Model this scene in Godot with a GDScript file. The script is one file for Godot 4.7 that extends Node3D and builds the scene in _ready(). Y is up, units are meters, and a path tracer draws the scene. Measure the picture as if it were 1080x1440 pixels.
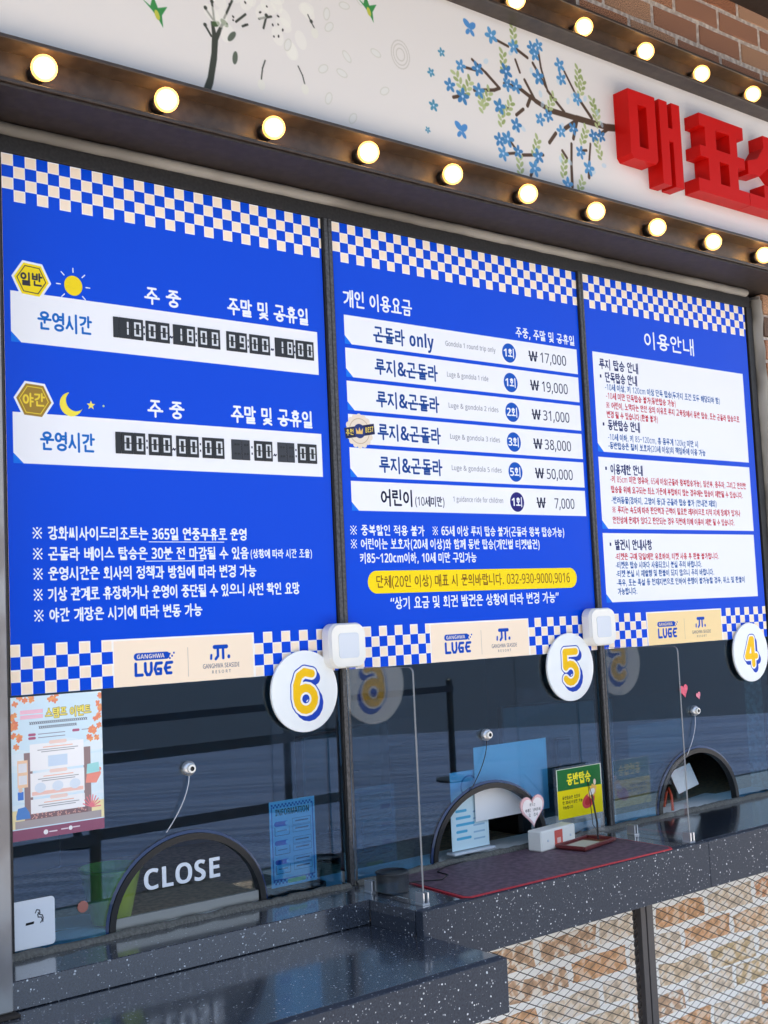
extends Node3D
# A ticket booth front: three printed boards over three service windows, a lamp-lined sign above, granite counters below.

const SQ := 0.022            # side of one printed checker square, the unit of the boards
const TOP := 2.483           # top edge of the boards
const CT := 1.0666           # top of the sill and of the service counter
const LT := 1.0195           # top of the lower ledge
const CHO := "ㄱㄲㄴㄷㄸㄹㅁㅂㅃㅅㅆㅇㅈㅉㅊㅋㅌㅍㅎ"
const JUNG := "ㅏㅐㅑㅒㅓㅔㅕㅖㅗㅘㅙㅚㅛㅜㅝㅞㅟㅠㅡㅢㅣ"
const JONG := " ㄱㄲㄳㄴㄵㄶㄷㄹㄺㄻㄼㄽㄾㄿㅀㅁㅂㅄㅅㅆㅇㅈㅊㅋㅌㅍㅎ"
const PAIRS := {"ㄲ": "ㄱㄱ", "ㄸ": "ㄷㄷ", "ㅃ": "ㅂㅂ", "ㅆ": "ㅅㅅ", "ㅉ": "ㅈㅈ", "ㄳ": "ㄱㅅ", "ㄵ": "ㄴㅈ", "ㄶ": "ㄴㅎ", "ㄺ": "ㄹㄱ", "ㄻ": "ㄹㅁ", "ㄼ": "ㄹㅂ", "ㄽ": "ㄹㅅ", "ㄾ": "ㄹㅌ", "ㄿ": "ㄹㅍ", "ㅀ": "ㄹㅎ", "ㅄ": "ㅂㅅ"}
const MIXED := {"ㅘ": "ㅗㅏ", "ㅙ": "ㅗㅐ", "ㅚ": "ㅗㅣ", "ㅝ": "ㅜㅓ", "ㅞ": "ㅜㅔ", "ㅟ": "ㅜㅣ", "ㅢ": "ㅡㅣ"}

var rng := RandomNumberGenerator.new()
var M := {}
var used := {}
var fonts := {}

# ---------------------------------------------------------------- printing: a canvas in its own units
class Canvas:
	var im: Image
	var k: float
	var ox: float
	var oy: float
	var sy: float
	func _init(w: int, h: int, back: Color, per_unit: float, left := 0.0, top := 0.0, up := false) -> void:
		im = Image.create(w, h, false, Image.FORMAT_RGBA8)
		im.fill(back)
		k = per_unit
		ox = left
		oy = top
		sy = -1.0 if up else 1.0
	func to(p: Vector2) -> Vector2:
		return Vector2((p.x - ox) * k, (p.y - oy) * k * sy)
	func rect(x0: float, y0: float, x1: float, y1: float, c: Color) -> void:
		var a := to(Vector2(x0, y0))
		var b := to(Vector2(x1, y1))
		im.fill_rect(Rect2i(roundi(minf(a.x, b.x)), roundi(minf(a.y, b.y)), maxi(1, roundi(absf(b.x - a.x))), maxi(1, roundi(absf(b.y - a.y)))), c)
	func dab(x: int, y: int, c: Color, cover: float) -> void:
		if cover > 0.004 and x >= 0 and y >= 0 and x < im.get_width() and y < im.get_height():
			im.set_pixel(x, y, im.get_pixel(x, y).lerp(Color(c.r, c.g, c.b, 1), minf(cover, 1.0) * c.a))
	func stroke(pts: Array, width: float, c: Color) -> void:
		var r := maxf(width * k * 0.5, 0.55)
		for i in pts.size() - 1:
			line(to(pts[i]), to(pts[i + 1]), r, c)
	func line(a: Vector2, b: Vector2, r: float, c: Color) -> void:
		var d := b - a
		var l2 := maxf(d.length_squared(), 1e-6)
		for y in range(floori(minf(a.y, b.y) - r), ceili(maxf(a.y, b.y) + r) + 1):
			for x in range(floori(minf(a.x, b.x) - r), ceili(maxf(a.x, b.x) + r) + 1):
				var p := Vector2(x + 0.5, y + 0.5) - a
				var t := clampf(p.dot(d) / l2, 0.0, 1.0)
				dab(x, y, c, r + 0.5 - (p - d * t).length())
	func disc(at: Vector2, rx: float, ry: float, c: Color, turn := 0.0) -> void:
		var pts := PackedVector2Array()
		for i in 28:
			pts.append(at + Vector2(cos(TAU * i / 28.0) * rx, sin(TAU * i / 28.0) * ry).rotated(turn))
		fill([pts], c)
	func ring(at: Vector2, rx: float, ry: float, width: float, c: Color) -> void:
		var pts := []
		for i in 25:
			pts.append(at + Vector2(cos(TAU * i / 24.0) * rx, sin(TAU * i / 24.0) * ry))
		stroke(pts, width, c)
	func fill(loops: Array, c: Color) -> void:      # even-odd fill, four scans a row
		var es := []
		var lo := 1e9
		var hi := -1e9
		for lp in loops:
			for i in lp.size():
				var a := to(lp[i])
				var b := to(lp[(i + 1) % lp.size()])
				if a.y != b.y:
					es.append([a, b])
				lo = minf(lo, a.y)
				hi = maxf(hi, a.y)
		var w := im.get_width()
		for y in range(maxi(0, floori(lo)), mini(im.get_height(), ceili(hi) + 1)):
			var cover := {}
			for s in 4:
				var yy := y + (s + 0.5) / 4.0
				var xs := []
				for e in es:
					var a: Vector2 = e[0]
					var b: Vector2 = e[1]
					if (a.y <= yy) != (b.y <= yy):
						xs.append(a.x + (b.x - a.x) * (yy - a.y) / (b.y - a.y))
				xs.sort()
				for j in range(0, xs.size() - 1, 2):
					var x0: float = maxf(xs[j], 0.0)
					var x1: float = minf(xs[j + 1], w - 0.001)
					if x1 <= x0:
						continue
					for x in range(int(x0), int(x1) + 1):
						cover[x] = cover.get(x, 0.0) + (minf(x1, x + 1) - maxf(x0, x)) / 4.0
			for x in cover:
				dab(x, y, c, cover[x])
	func texture() -> ImageTexture:
		return ImageTexture.create_from_image(im)

func consonant(ch: String, b: Rect2, slant: bool) -> Array:
	if PAIRS.has(ch):
		var s: String = PAIRS[ch]
		var half := Vector2(b.size.x * 0.46, b.size.y)
		return consonant(s[0], Rect2(b.position, half), slant) + consonant(s[1], Rect2(b.position + Vector2(b.size.x * 0.54, 0), half), slant)
	var u := []
	match ch:
		"ㄱ": u = [[[0.02, 0.06], [0.94, 0.06], [0.88, 0.5], [0.62, 0.8], [0.12, 1.0]]] if slant else [[[0.0, 0.06], [0.95, 0.06], [0.93, 1.0]]]
		"ㄴ": u = [[[0.06, 0.0], [0.06, 0.92], [1.0, 0.92]]]
		"ㄷ": u = [[[0.97, 0.06], [0.06, 0.06], [0.06, 0.94], [1.0, 0.94]]]
		"ㄹ": u = [[[0.03, 0.05], [0.94, 0.05], [0.94, 0.48], [0.06, 0.48], [0.06, 0.95], [1.0, 0.95]]]
		"ㅁ": u = [[[0.06, 0.06], [0.94, 0.06], [0.94, 0.94], [0.06, 0.94], [0.06, 0.06]]]
		"ㅂ": u = [[[0.06, 0.0], [0.06, 0.95], [0.94, 0.95], [0.94, 0.0]], [[0.06, 0.5], [0.94, 0.5]]]
		"ㅅ": u = [[[0.5, 0.0], [0.48, 0.35], [0.3, 0.72], [0.0, 1.0]], [[0.5, 0.36], [0.7, 0.72], [1.0, 1.0]]]
		"ㅈ": u = [[[0.05, 0.06], [0.95, 0.06]], [[0.52, 0.06], [0.45, 0.5], [0.0, 1.0]], [[0.48, 0.42], [0.68, 0.75], [1.0, 1.0]]]
		"ㅊ": u = [[[0.3, 0.0], [0.7, 0.0]], [[0.05, 0.27], [0.95, 0.27]], [[0.5, 0.27], [0.42, 0.65], [0.0, 1.0]], [[0.48, 0.52], [1.0, 1.0]]]
		"ㅋ": u = [[[0.02, 0.06], [0.94, 0.06], [0.88, 0.5], [0.62, 0.8], [0.12, 1.0]], [[0.05, 0.48], [0.88, 0.42]]] if slant else [[[0.0, 0.06], [0.95, 0.06], [0.93, 1.0]], [[0.02, 0.5], [0.93, 0.5]]]
		"ㅌ": u = [[[0.97, 0.05], [0.06, 0.05], [0.06, 0.95], [1.0, 0.95]], [[0.06, 0.5], [0.92, 0.5]]]
		"ㅍ": u = [[[0.0, 0.06], [1.0, 0.06]], [[0.28, 0.06], [0.28, 0.94]], [[0.72, 0.06], [0.72, 0.94]], [[0.0, 0.94], [1.0, 0.94]]]
		"ㅇ":
			var o := []
			for i in 21:
				o.append([0.5 + 0.46 * cos(TAU * i / 20.0), 0.5 + 0.46 * sin(TAU * i / 20.0)])
			u = [o]
		"ㅎ":
			var o := []
			for i in 21:
				o.append([0.5 + 0.36 * cos(TAU * i / 20.0), 0.7 + 0.29 * sin(TAU * i / 20.0)])
			u = [[[0.34, 0.02], [0.66, 0.02]], [[0.04, 0.25], [0.96, 0.25]], o]
	var out := []
	for l in u:
		var q := []
		for p in l:
			q.append(b.position + Vector2(p[0], p[1]) * b.size)
		out.append(q)
	return out

func vowel(ch: String, b: Rect2) -> Array:
	var u := []
	match ch:
		"ㅏ": u = [[0.4, 0, 0.4, 1], [0.4, 0.46, 1, 0.46]]
		"ㅑ": u = [[0.4, 0, 0.4, 1], [0.4, 0.34, 1, 0.34], [0.4, 0.62, 1, 0.62]]
		"ㅓ": u = [[0.8, 0, 0.8, 1], [0.1, 0.46, 0.8, 0.46]]
		"ㅕ": u = [[0.8, 0, 0.8, 1], [0.1, 0.34, 0.8, 0.34], [0.1, 0.62, 0.8, 0.62]]
		"ㅐ": u = [[0.3, 0.03, 0.3, 0.97], [0.88, 0, 0.88, 1], [0.3, 0.48, 0.88, 0.48]]
		"ㅒ": u = [[0.3, 0.03, 0.3, 0.97], [0.88, 0, 0.88, 1], [0.3, 0.36, 0.88, 0.36], [0.3, 0.62, 0.88, 0.62]]
		"ㅔ": u = [[0.48, 0.03, 0.48, 0.97], [0.95, 0, 0.95, 1], [0.0, 0.46, 0.48, 0.46]]
		"ㅖ": u = [[0.48, 0.03, 0.48, 0.97], [0.95, 0, 0.95, 1], [0.0, 0.36, 0.48, 0.36], [0.0, 0.62, 0.48, 0.62]]
		"ㅣ": u = [[0.65, 0, 0.65, 1]]
		"ㅗ": u = [[0, 0.88, 1, 0.88], [0.5, 0.05, 0.5, 0.88]]
		"ㅛ": u = [[0, 0.88, 1, 0.88], [0.33, 0.05, 0.33, 0.88], [0.67, 0.05, 0.67, 0.88]]
		"ㅜ": u = [[0, 0.2, 1, 0.2], [0.5, 0.2, 0.5, 1.05]]
		"ㅠ": u = [[0, 0.2, 1, 0.2], [0.33, 0.2, 0.33, 1.05], [0.67, 0.2, 0.67, 1.05]]
		"ㅡ": u = [[0, 0.5, 1, 0.5]]
	var out := []
	for l in u:
		out.append([b.position + Vector2(l[0], l[1]) * b.size, b.position + Vector2(l[2], l[3]) * b.size])
	return out

func syllable(code: int) -> Array:      # strokes in a unit square
	var n := code - 0xAC00
	var c := CHO[n / 588]
	var v := JUNG[(n % 588) / 28]
	var j := JONG[n % 28]
	var out := []
	var tail := j != " "
	if MIXED.has(v):
		var s: String = MIXED[v]
		var h := 0.62 if tail else 1.0
		out += consonant(c, Rect2(0.08, 0.06 * h, 0.46, 0.46 * h if not tail else 0.3), false)
		out += vowel(s[0], Rect2(0.0, 0.56 * h + 0.02, 0.64, 0.3 * h))
		out += vowel(s[1], Rect2(0.62, 0.0, 0.36, h))
	elif v in "ㅗㅛㅜㅠㅡ":
		out += consonant(c, Rect2(0.19, 0.03, 0.62, 0.47 if not tail else 0.31), false)
		out += vowel(v, Rect2(0.0, 0.54, 1.0, 0.4) if not tail else Rect2(0.0, 0.38, 1.0, 0.22))
	else:
		out += consonant(c, Rect2(0.03, 0.12, 0.5, 0.66) if not tail else Rect2(0.04, 0.05, 0.48, 0.44), true)
		out += vowel(v, Rect2(0.58, 0.0, 0.4, 1.0) if not tail else Rect2(0.58, 0.0, 0.4, 0.58))
	if tail:
		out += consonant(j, Rect2(0.2, 0.66, 0.7 if not v in "ㅗㅛㅜㅠㅡ" else 0.6, 0.31), false)
	return out

func font_of(bold: bool) -> RID:
	if not fonts.has(bold):
		var f := SystemFont.new()
		f.font_names = PackedStringArray(["Droid Sans"])
		f.font_weight = 700 if bold else 400
		fonts[bold] = f
	return fonts[bold].get_rids()[0]

func glyph(ch: String, bold: bool) -> Array:     # [advance, loops] for a letter one unit tall in the em
	var ts = TextServerManager.get_primary_interface()
	var r := font_of(bold)
	var g: int = ts.font_get_glyph_index(r, 64, ch.unicode_at(0), 0)
	var d: Dictionary = ts.font_get_glyph_contours(r, 64, g)
	var loops := []
	var start := 0
	for end in d.get("contours", []):
		var raw: Array = Array(d.points).slice(start, end + 1)
		start = end + 1
		var loop := PackedVector2Array()
		var n := raw.size()
		for i in n:
			var p: Vector3 = raw[i]
			var q: Vector3 = raw[(i + 1) % n]
			if p.z == 1.0:
				loop.append(Vector2(p.x, p.y) / 64.0)
			else:
				var o: Vector3 = raw[(i + n - 1) % n]
				var a := Vector2(o.x, o.y) if o.z == 1.0 else Vector2(o.x + p.x, o.y + p.y) / 2
				var b := Vector2(q.x, q.y) if q.z == 1.0 else Vector2(q.x + p.x, q.y + p.y) / 2
				for t in [0.25, 0.5, 0.75]:
					loop.append((a.lerp(Vector2(p.x, p.y), t)).lerp(Vector2(p.x, p.y).lerp(b, t), t) / 64.0)
				loop.append(b / 64.0)
		loops.append(loop)
	return [ts.font_get_glyph_advance(r, 64, g).x / 64.0, loops]

func write(cv: Canvas, s: String, x0: float, x1: float, yc: float, h: float, col: Color, wt := 0.11, bold := true, tilt := 0.0) -> void:
	# a line of print between x0 and x1, its letters h tall about yc
	var runs := []
	var total := 0.0
	for ch in s:
		var code := ch.unicode_at(0)
		var adv := 0.0
		var g = null
		if code >= 0xAC00 and code <= 0xD7A3:
			adv = 1.0
		elif ch == " ":
			adv = 0.36
		elif ch == "※":
			adv = 1.1
		elif ch == "•":
			adv = 0.7
		else:
			g = glyph("W" if ch == "₩" else ch, bold)
			adv = g[0] * 1.18
		runs.append([ch, code, adv, total, g])
		total += adv
	var sx := (x1 - x0) / total
	for r in runs:
		var px: float = x0 + r[3] * sx
		var base := yc + (px - x0) * tilt
		if r[1] >= 0xAC00 and r[1] <= 0xD7A3:
			for l in syllable(r[1]):
				var q := []
				for p in l:
					q.append(Vector2(px + (0.06 + p.x * 0.86) * sx, base + (p.y - 0.5) * h * 0.94))
				cv.stroke(q, wt * h, col)
		elif r[0] == "※":
			for e in [[0.15, -0.35, 0.85, 0.35], [0.85, -0.35, 0.15, 0.35]]:
				cv.stroke([Vector2(px + e[0] * sx, base + e[1] * h), Vector2(px + e[2] * sx, base + e[3] * h)], wt * h * 0.8, col)
			for e in [[0.5, -0.36], [0.5, 0.36], [0.14, 0.0], [0.86, 0.0]]:
				cv.disc(Vector2(px + e[0] * sx, base + e[1] * h), wt * h * 0.6, wt * h * 0.6, col)
		elif r[0] == "•":
			cv.rect(px + 0.1 * sx, base - 0.2 * h, px + 0.4 * sx, base + 0.1 * h, col)
		elif r[4] != null:
			var loops := []
			for lp in r[4][1]:
				var o := PackedVector2Array()
				for p in lp:
					o.append(Vector2(px + p.x * 1.18 * sx, base + h * 0.42 + p.y * h * 1.18))
				loops.append(o)
			cv.fill(loops, col)
			if r[0] == "₩":
				cv.stroke([Vector2(px, base - 0.02 * h), Vector2(px + r[2] * sx, base - 0.02 * h)], 0.07 * h, col)

# ---------------------------------------------------------------- meshes
func lin(r: float, g: float, b: float) -> Color:
	return Color(r, g, b).linear_to_srgb()

func hue(r: int, g: int, b: int) -> Color:
	return Color8(r, g, b)

func new_st() -> SurfaceTool:
	var st := SurfaceTool.new()
	st.begin(Mesh.PRIMITIVE_TRIANGLES)
	return st

func tri(st: SurfaceTool, a: Vector3, b: Vector3, c: Vector3, n: Vector3) -> void:
	var flip := (b - a).cross(c - a).dot(n) > 0.0
	for v in ([a, c, b] if flip else [a, b, c]):
		st.set_normal(n)
		st.add_vertex(v)

func quad(st: SurfaceTool, a: Vector3, b: Vector3, c: Vector3, d: Vector3, n := Vector3.ZERO) -> void:
	if n == Vector3.ZERO:
		n = (c - a).cross(b - d).normalized()
	tri(st, a, b, c, n)
	tri(st, a, c, d, n)

func box(st: SurfaceTool, lo: Vector3, hi: Vector3, bev := 0.0) -> void:
	# a box with every edge chamfered by bev
	var e := [lo, hi]
	for ax in 3:
		var u := (ax + 1) % 3
		var w := (ax + 2) % 3
		for s in 2:
			var n := Vector3.ZERO
			n[ax] = s * 2 - 1
			var q := []
			for cc in [[0, 0], [1, 0], [1, 1], [0, 1]]:
				var p := Vector3.ZERO
				p[ax] = e[s][ax]
				p[u] = e[cc[0]][u] + (bev if cc[0] == 0 else -bev)
				p[w] = e[cc[1]][w] + (bev if cc[1] == 0 else -bev)
				q.append(p)
			quad(st, q[0], q[1], q[2], q[3], n)
			if bev > 0.0:
				for t in 2:      # the edge between face (ax, s) and face (u, t), along w
					var m := Vector3.ZERO
					m[ax] = s * 2 - 1
					m[u] = t * 2 - 1
					var a := Vector3.ZERO
					a[ax] = e[s][ax]
					a[u] = e[t][u] + (bev if t == 0 else -bev)
					a[w] = lo[w] + bev
					var b := Vector3.ZERO
					b[ax] = e[s][ax] + (bev if s == 0 else -bev)
					b[u] = e[t][u]
					b[w] = lo[w] + bev
					var a2 := a
					a2[w] = hi[w] - bev
					var b2 := b
					b2[w] = hi[w] - bev
					quad(st, a, b, b2, a2, m.normalized())
					if ax == 0:
						for f in 2:
							var pa := a if f == 0 else a2
							var pb := b if f == 0 else b2
							var pc := Vector3(pb.x, pa.y, e[f].z)
							m.z = f * 2 - 1
							tri(st, pa, pb, pc, m.normalized())

func extrude(st: SurfaceTool, poly: PackedVector2Array, z0: float, z1: float, smooth := false) -> void:
	var ids := Geometry2D.triangulate_polygon(poly)
	for z in [z0, z1]:
		var n := Vector3(0, 0, signf(z - (z0 + z1) / 2))
		for i in range(0, ids.size(), 3):
			tri(st, Vector3(poly[ids[i]].x, poly[ids[i]].y, z), Vector3(poly[ids[i + 1]].x, poly[ids[i + 1]].y, z), Vector3(poly[ids[i + 2]].x, poly[ids[i + 2]].y, z), n)
	var cw := Geometry2D.is_polygon_clockwise(poly)
	for i in poly.size():
		var a := poly[i]
		var b := poly[(i + 1) % poly.size()]
		var d := (b - a).normalized()
		var n := Vector3(d.y, -d.x, 0)
		if cw:
			n = -n
		quad(st, Vector3(a.x, a.y, z0), Vector3(b.x, b.y, z0), Vector3(b.x, b.y, z1), Vector3(a.x, a.y, z1), -n if Geometry2D.is_point_in_polygon((a + b) / 2 + Vector2(n.x, n.y) * 1e-4, poly) else n)

func tube(st: SurfaceTool, pts: Array, r: float, sides := 6) -> void:
	var rings := []
	for i in pts.size():
		var d: Vector3 = (pts[mini(i + 1, pts.size() - 1)] - pts[maxi(i - 1, 0)]).normalized()
		var u := d.cross(Vector3(0.31, 0.87, 0.38)).normalized()
		var w := d.cross(u)
		var ring := []
		for s in sides:
			ring.append([pts[i] + (u * cos(TAU * s / sides) + w * sin(TAU * s / sides)) * r, u * cos(TAU * s / sides) + w * sin(TAU * s / sides)])
		rings.append(ring)
	for i in rings.size() - 1:
		for s in sides:
			var t := (s + 1) % sides
			smooth_quad(st, rings[i][s], rings[i][t], rings[i + 1][t], rings[i + 1][s])

func smooth_quad(st: SurfaceTool, a: Array, b: Array, c: Array, d: Array) -> void:
	for q in [[a, b, c], [a, c, d]]:
		var n: Vector3 = q[0][1] + q[1][1] + q[2][1]
		var flip: bool = (q[1][0] - q[0][0]).cross(q[2][0] - q[0][0]).dot(n) > 0.0
		for v in ([q[0], q[2], q[1]] if flip else q):
			st.set_normal(v[1])
			st.add_vertex(v[0])

func lathe(st: SurfaceTool, at: Vector3, prof: Array, axis := "y", sides := 28) -> void:
	# prof: [radius, height along the axis]; normals follow the profile
	var rings := []
	for i in prof.size():
		var p: Array = prof[i]
		var d := Vector2(prof[mini(i + 1, prof.size() - 1)][0] - prof[maxi(i - 1, 0)][0], prof[mini(i + 1, prof.size() - 1)][1] - prof[maxi(i - 1, 0)][1]).normalized()
		var ring := []
		for s in sides:
			var a := TAU * s / sides
			var o := Vector3(cos(a) * p[0], p[1], sin(a) * p[0])
			var n := Vector3(cos(a) * d.y, -d.x, sin(a) * d.y)
			if n.length() < 0.01:
				n = Vector3.UP
			if axis == "z":
				o = Vector3(o.x, o.z, o.y)
				n = Vector3(n.x, n.z, n.y)
			ring.append([at + o, n.normalized()])
		rings.append(ring)
	for i in rings.size() - 1:
		for s in sides:
			smooth_quad(st, rings[i][s], rings[i][(s + 1) % sides], rings[i + 1][(s + 1) % sides], rings[i + 1][s])

func sheet_mesh(x0: float, y0: float, x1: float, y1: float, z: float, thick := 0.0012, round := 0.0) -> ArrayMesh:
	# an upright printed sheet facing +z: the picture on its front, plain edges and back
	var st := new_st()
	var pts := PackedVector2Array()
	if round > 0.0:
		for c in [[x1 - round, y1 - round, 0], [x0 + round, y1 - round, 1], [x0 + round, y0 + round, 2], [x1 - round, y0 + round, 3]]:
			for i in 17:
				var a: float = (c[2] + i / 16.0) * PI / 2
				pts.append(Vector2(c[0] + cos(a) * round, c[1] + sin(a) * round))
	else:
		pts = PackedVector2Array([Vector2(x1, y1), Vector2(x0, y1), Vector2(x0, y0), Vector2(x1, y0)])
	var ids := Geometry2D.triangulate_polygon(pts)
	for i in range(0, ids.size(), 3):
		var v := []
		for j in 3:
			v.append(pts[ids[i + j]])
		if (v[1] - v[0]).cross(v[2] - v[0]) > 0.0:
			v = [v[0], v[2], v[1]]
		for p in v:
			st.set_normal(Vector3(0, 0, 1))
			st.set_uv(Vector2((p.x - x0) / (x1 - x0), (y1 - p.y) / (y1 - y0)))
			st.add_vertex(Vector3(p.x, p.y, z))
	for i in range(0, ids.size(), 3):
		st.set_uv(Vector2(0.004, 0.004))
		tri(st, Vector3(pts[ids[i]].x, pts[ids[i]].y, z - thick), Vector3(pts[ids[i + 1]].x, pts[ids[i + 1]].y, z - thick), Vector3(pts[ids[i + 2]].x, pts[ids[i + 2]].y, z - thick), Vector3(0, 0, -1))
	for i in pts.size():
		var a := pts[i]
		var b := pts[(i + 1) % pts.size()]
		var n := Vector3((b - a).y, -(b - a).x, 0).normalized()
		quad(st, Vector3(a.x, a.y, z - thick), Vector3(b.x, b.y, z - thick), Vector3(b.x, b.y, z), Vector3(a.x, a.y, z), n)
	return st.commit()

# ---------------------------------------------------------------- nodes
func numbered(called: String) -> String:
	used[called] = used.get(called, -1) + 1
	return called if used[called] == 0 else "%s_%03d" % [called, used[called]]

func thing(called: String, label: String, category: String, at := Vector3.ZERO, group := "") -> Node3D:
	var o := Node3D.new()
	o.name = numbered(called)
	add_child(o)
	o.position = at
	tag(o, label, category, group)
	return o

func tag(o: Node, label: String, category: String, group := "") -> Node:
	o.set_meta("label", label)
	o.set_meta("category", category)
	if group:
		o.set_meta("group", group)
	return o

func part(called: String, mesh, m: Material, parent: Node = null, off := Vector3.ZERO) -> MeshInstance3D:
	var o := MeshInstance3D.new()
	o.mesh = mesh.commit() if mesh is SurfaceTool else mesh
	o.material_override = m
	if parent == null:
		o.name = numbered(called)
		add_child(o)
	else:
		o.name = called
		parent.add_child(o, true)
		o.position = off
	return o

func structure(called: String, st, m: Material) -> MeshInstance3D:
	var o := part(called, st, m)
	o.set_meta("kind", "structure")
	return o

func block(lo: Vector3, hi: Vector3, bev := 0.0) -> SurfaceTool:
	var st := new_st()
	box(st, lo, hi, bev)
	return st

# ---------------------------------------------------------------- materials
func plain(c: Color, rough := 0.6, metal := 0.0, spec := 0.5) -> StandardMaterial3D:
	var m := StandardMaterial3D.new()
	m.albedo_color = c
	m.roughness = rough
	m.metallic = metal
	m.metallic_specular = spec
	return m

func printed(t: Texture2D, rough := 0.35) -> StandardMaterial3D:
	var m := plain(Color.WHITE, rough, 0.0, 0.26)
	m.albedo_texture = t
	return m

func grained(m: StandardMaterial3D, t: Texture2D, scale: float, rough_t: Texture2D = null, bump: Texture2D = null, depth := 0.0) -> StandardMaterial3D:
	m.uv1_triplanar = true
	m.uv1_world_triplanar = true
	m.uv1_scale = Vector3.ONE * scale
	if t:
		m.albedo_texture = t
	if rough_t:
		m.roughness_texture = rough_t
	if bump:
		m.heightmap_enabled = true
		m.heightmap_texture = bump
		m.heightmap_scale = depth
	return m

func noise_image(size: int, freq: float, seed_: int, ramp: Callable, octaves := 4) -> Image:
	var f := FastNoiseLite.new()
	f.seed = seed_
	f.frequency = freq
	f.fractal_octaves = octaves
	var src := f.get_seamless_image(size, size)
	var im := Image.create(size, size, false, Image.FORMAT_RGB8)
	for y in size:
		for x in size:
			im.set_pixel(x, y, ramp.call(src.get_pixel(x, y).r))
	return im

func tex(im: Image) -> ImageTexture:
	return ImageTexture.create_from_image(im)

func granite_image(back: Color) -> Image:
	var n := 1024
	var im := noise_image(n, 0.09, 5, func(v): return back * (0.82 + 0.36 * v), 3)
	rng.seed = 77
	for i in 9000:
		var v := rng.randf_range(0.2, 0.75)
		im.set_pixel(rng.randi() % n, rng.randi() % n, back.lerp(Color(0.8, 0.85, 0.9), v * v * 0.8))
	for i in 1900:
		var at := Vector2(rng.randf() * n, rng.randf() * n)
		var r := rng.randf_range(0.8, 2.0) if rng.randf() < 0.66 else rng.randf_range(2.0, 4.3)
		var sq := rng.randf_range(0.45, 1.0)
		var turn := rng.randf() * TAU
		var c := Color(0.86, 0.88, 0.9) * rng.randf_range(0.7, 1.05)
		for y in range(-7, 8):
			for x in range(-7, 8):
				var p := Vector2(x, y).rotated(turn)
				p.y /= sq
				var cover := clampf(r + 0.5 - p.length() + 0.35 * sin(p.angle() * 3.0 + turn * 5.0), 0, 1)
				if cover > 0:
					var ix := posmod(int(at.x) + x, n)
					var iy := posmod(int(at.y) + y, n)
					im.set_pixel(ix, iy, im.get_pixel(ix, iy).lerp(c, cover))
	return im

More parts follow.
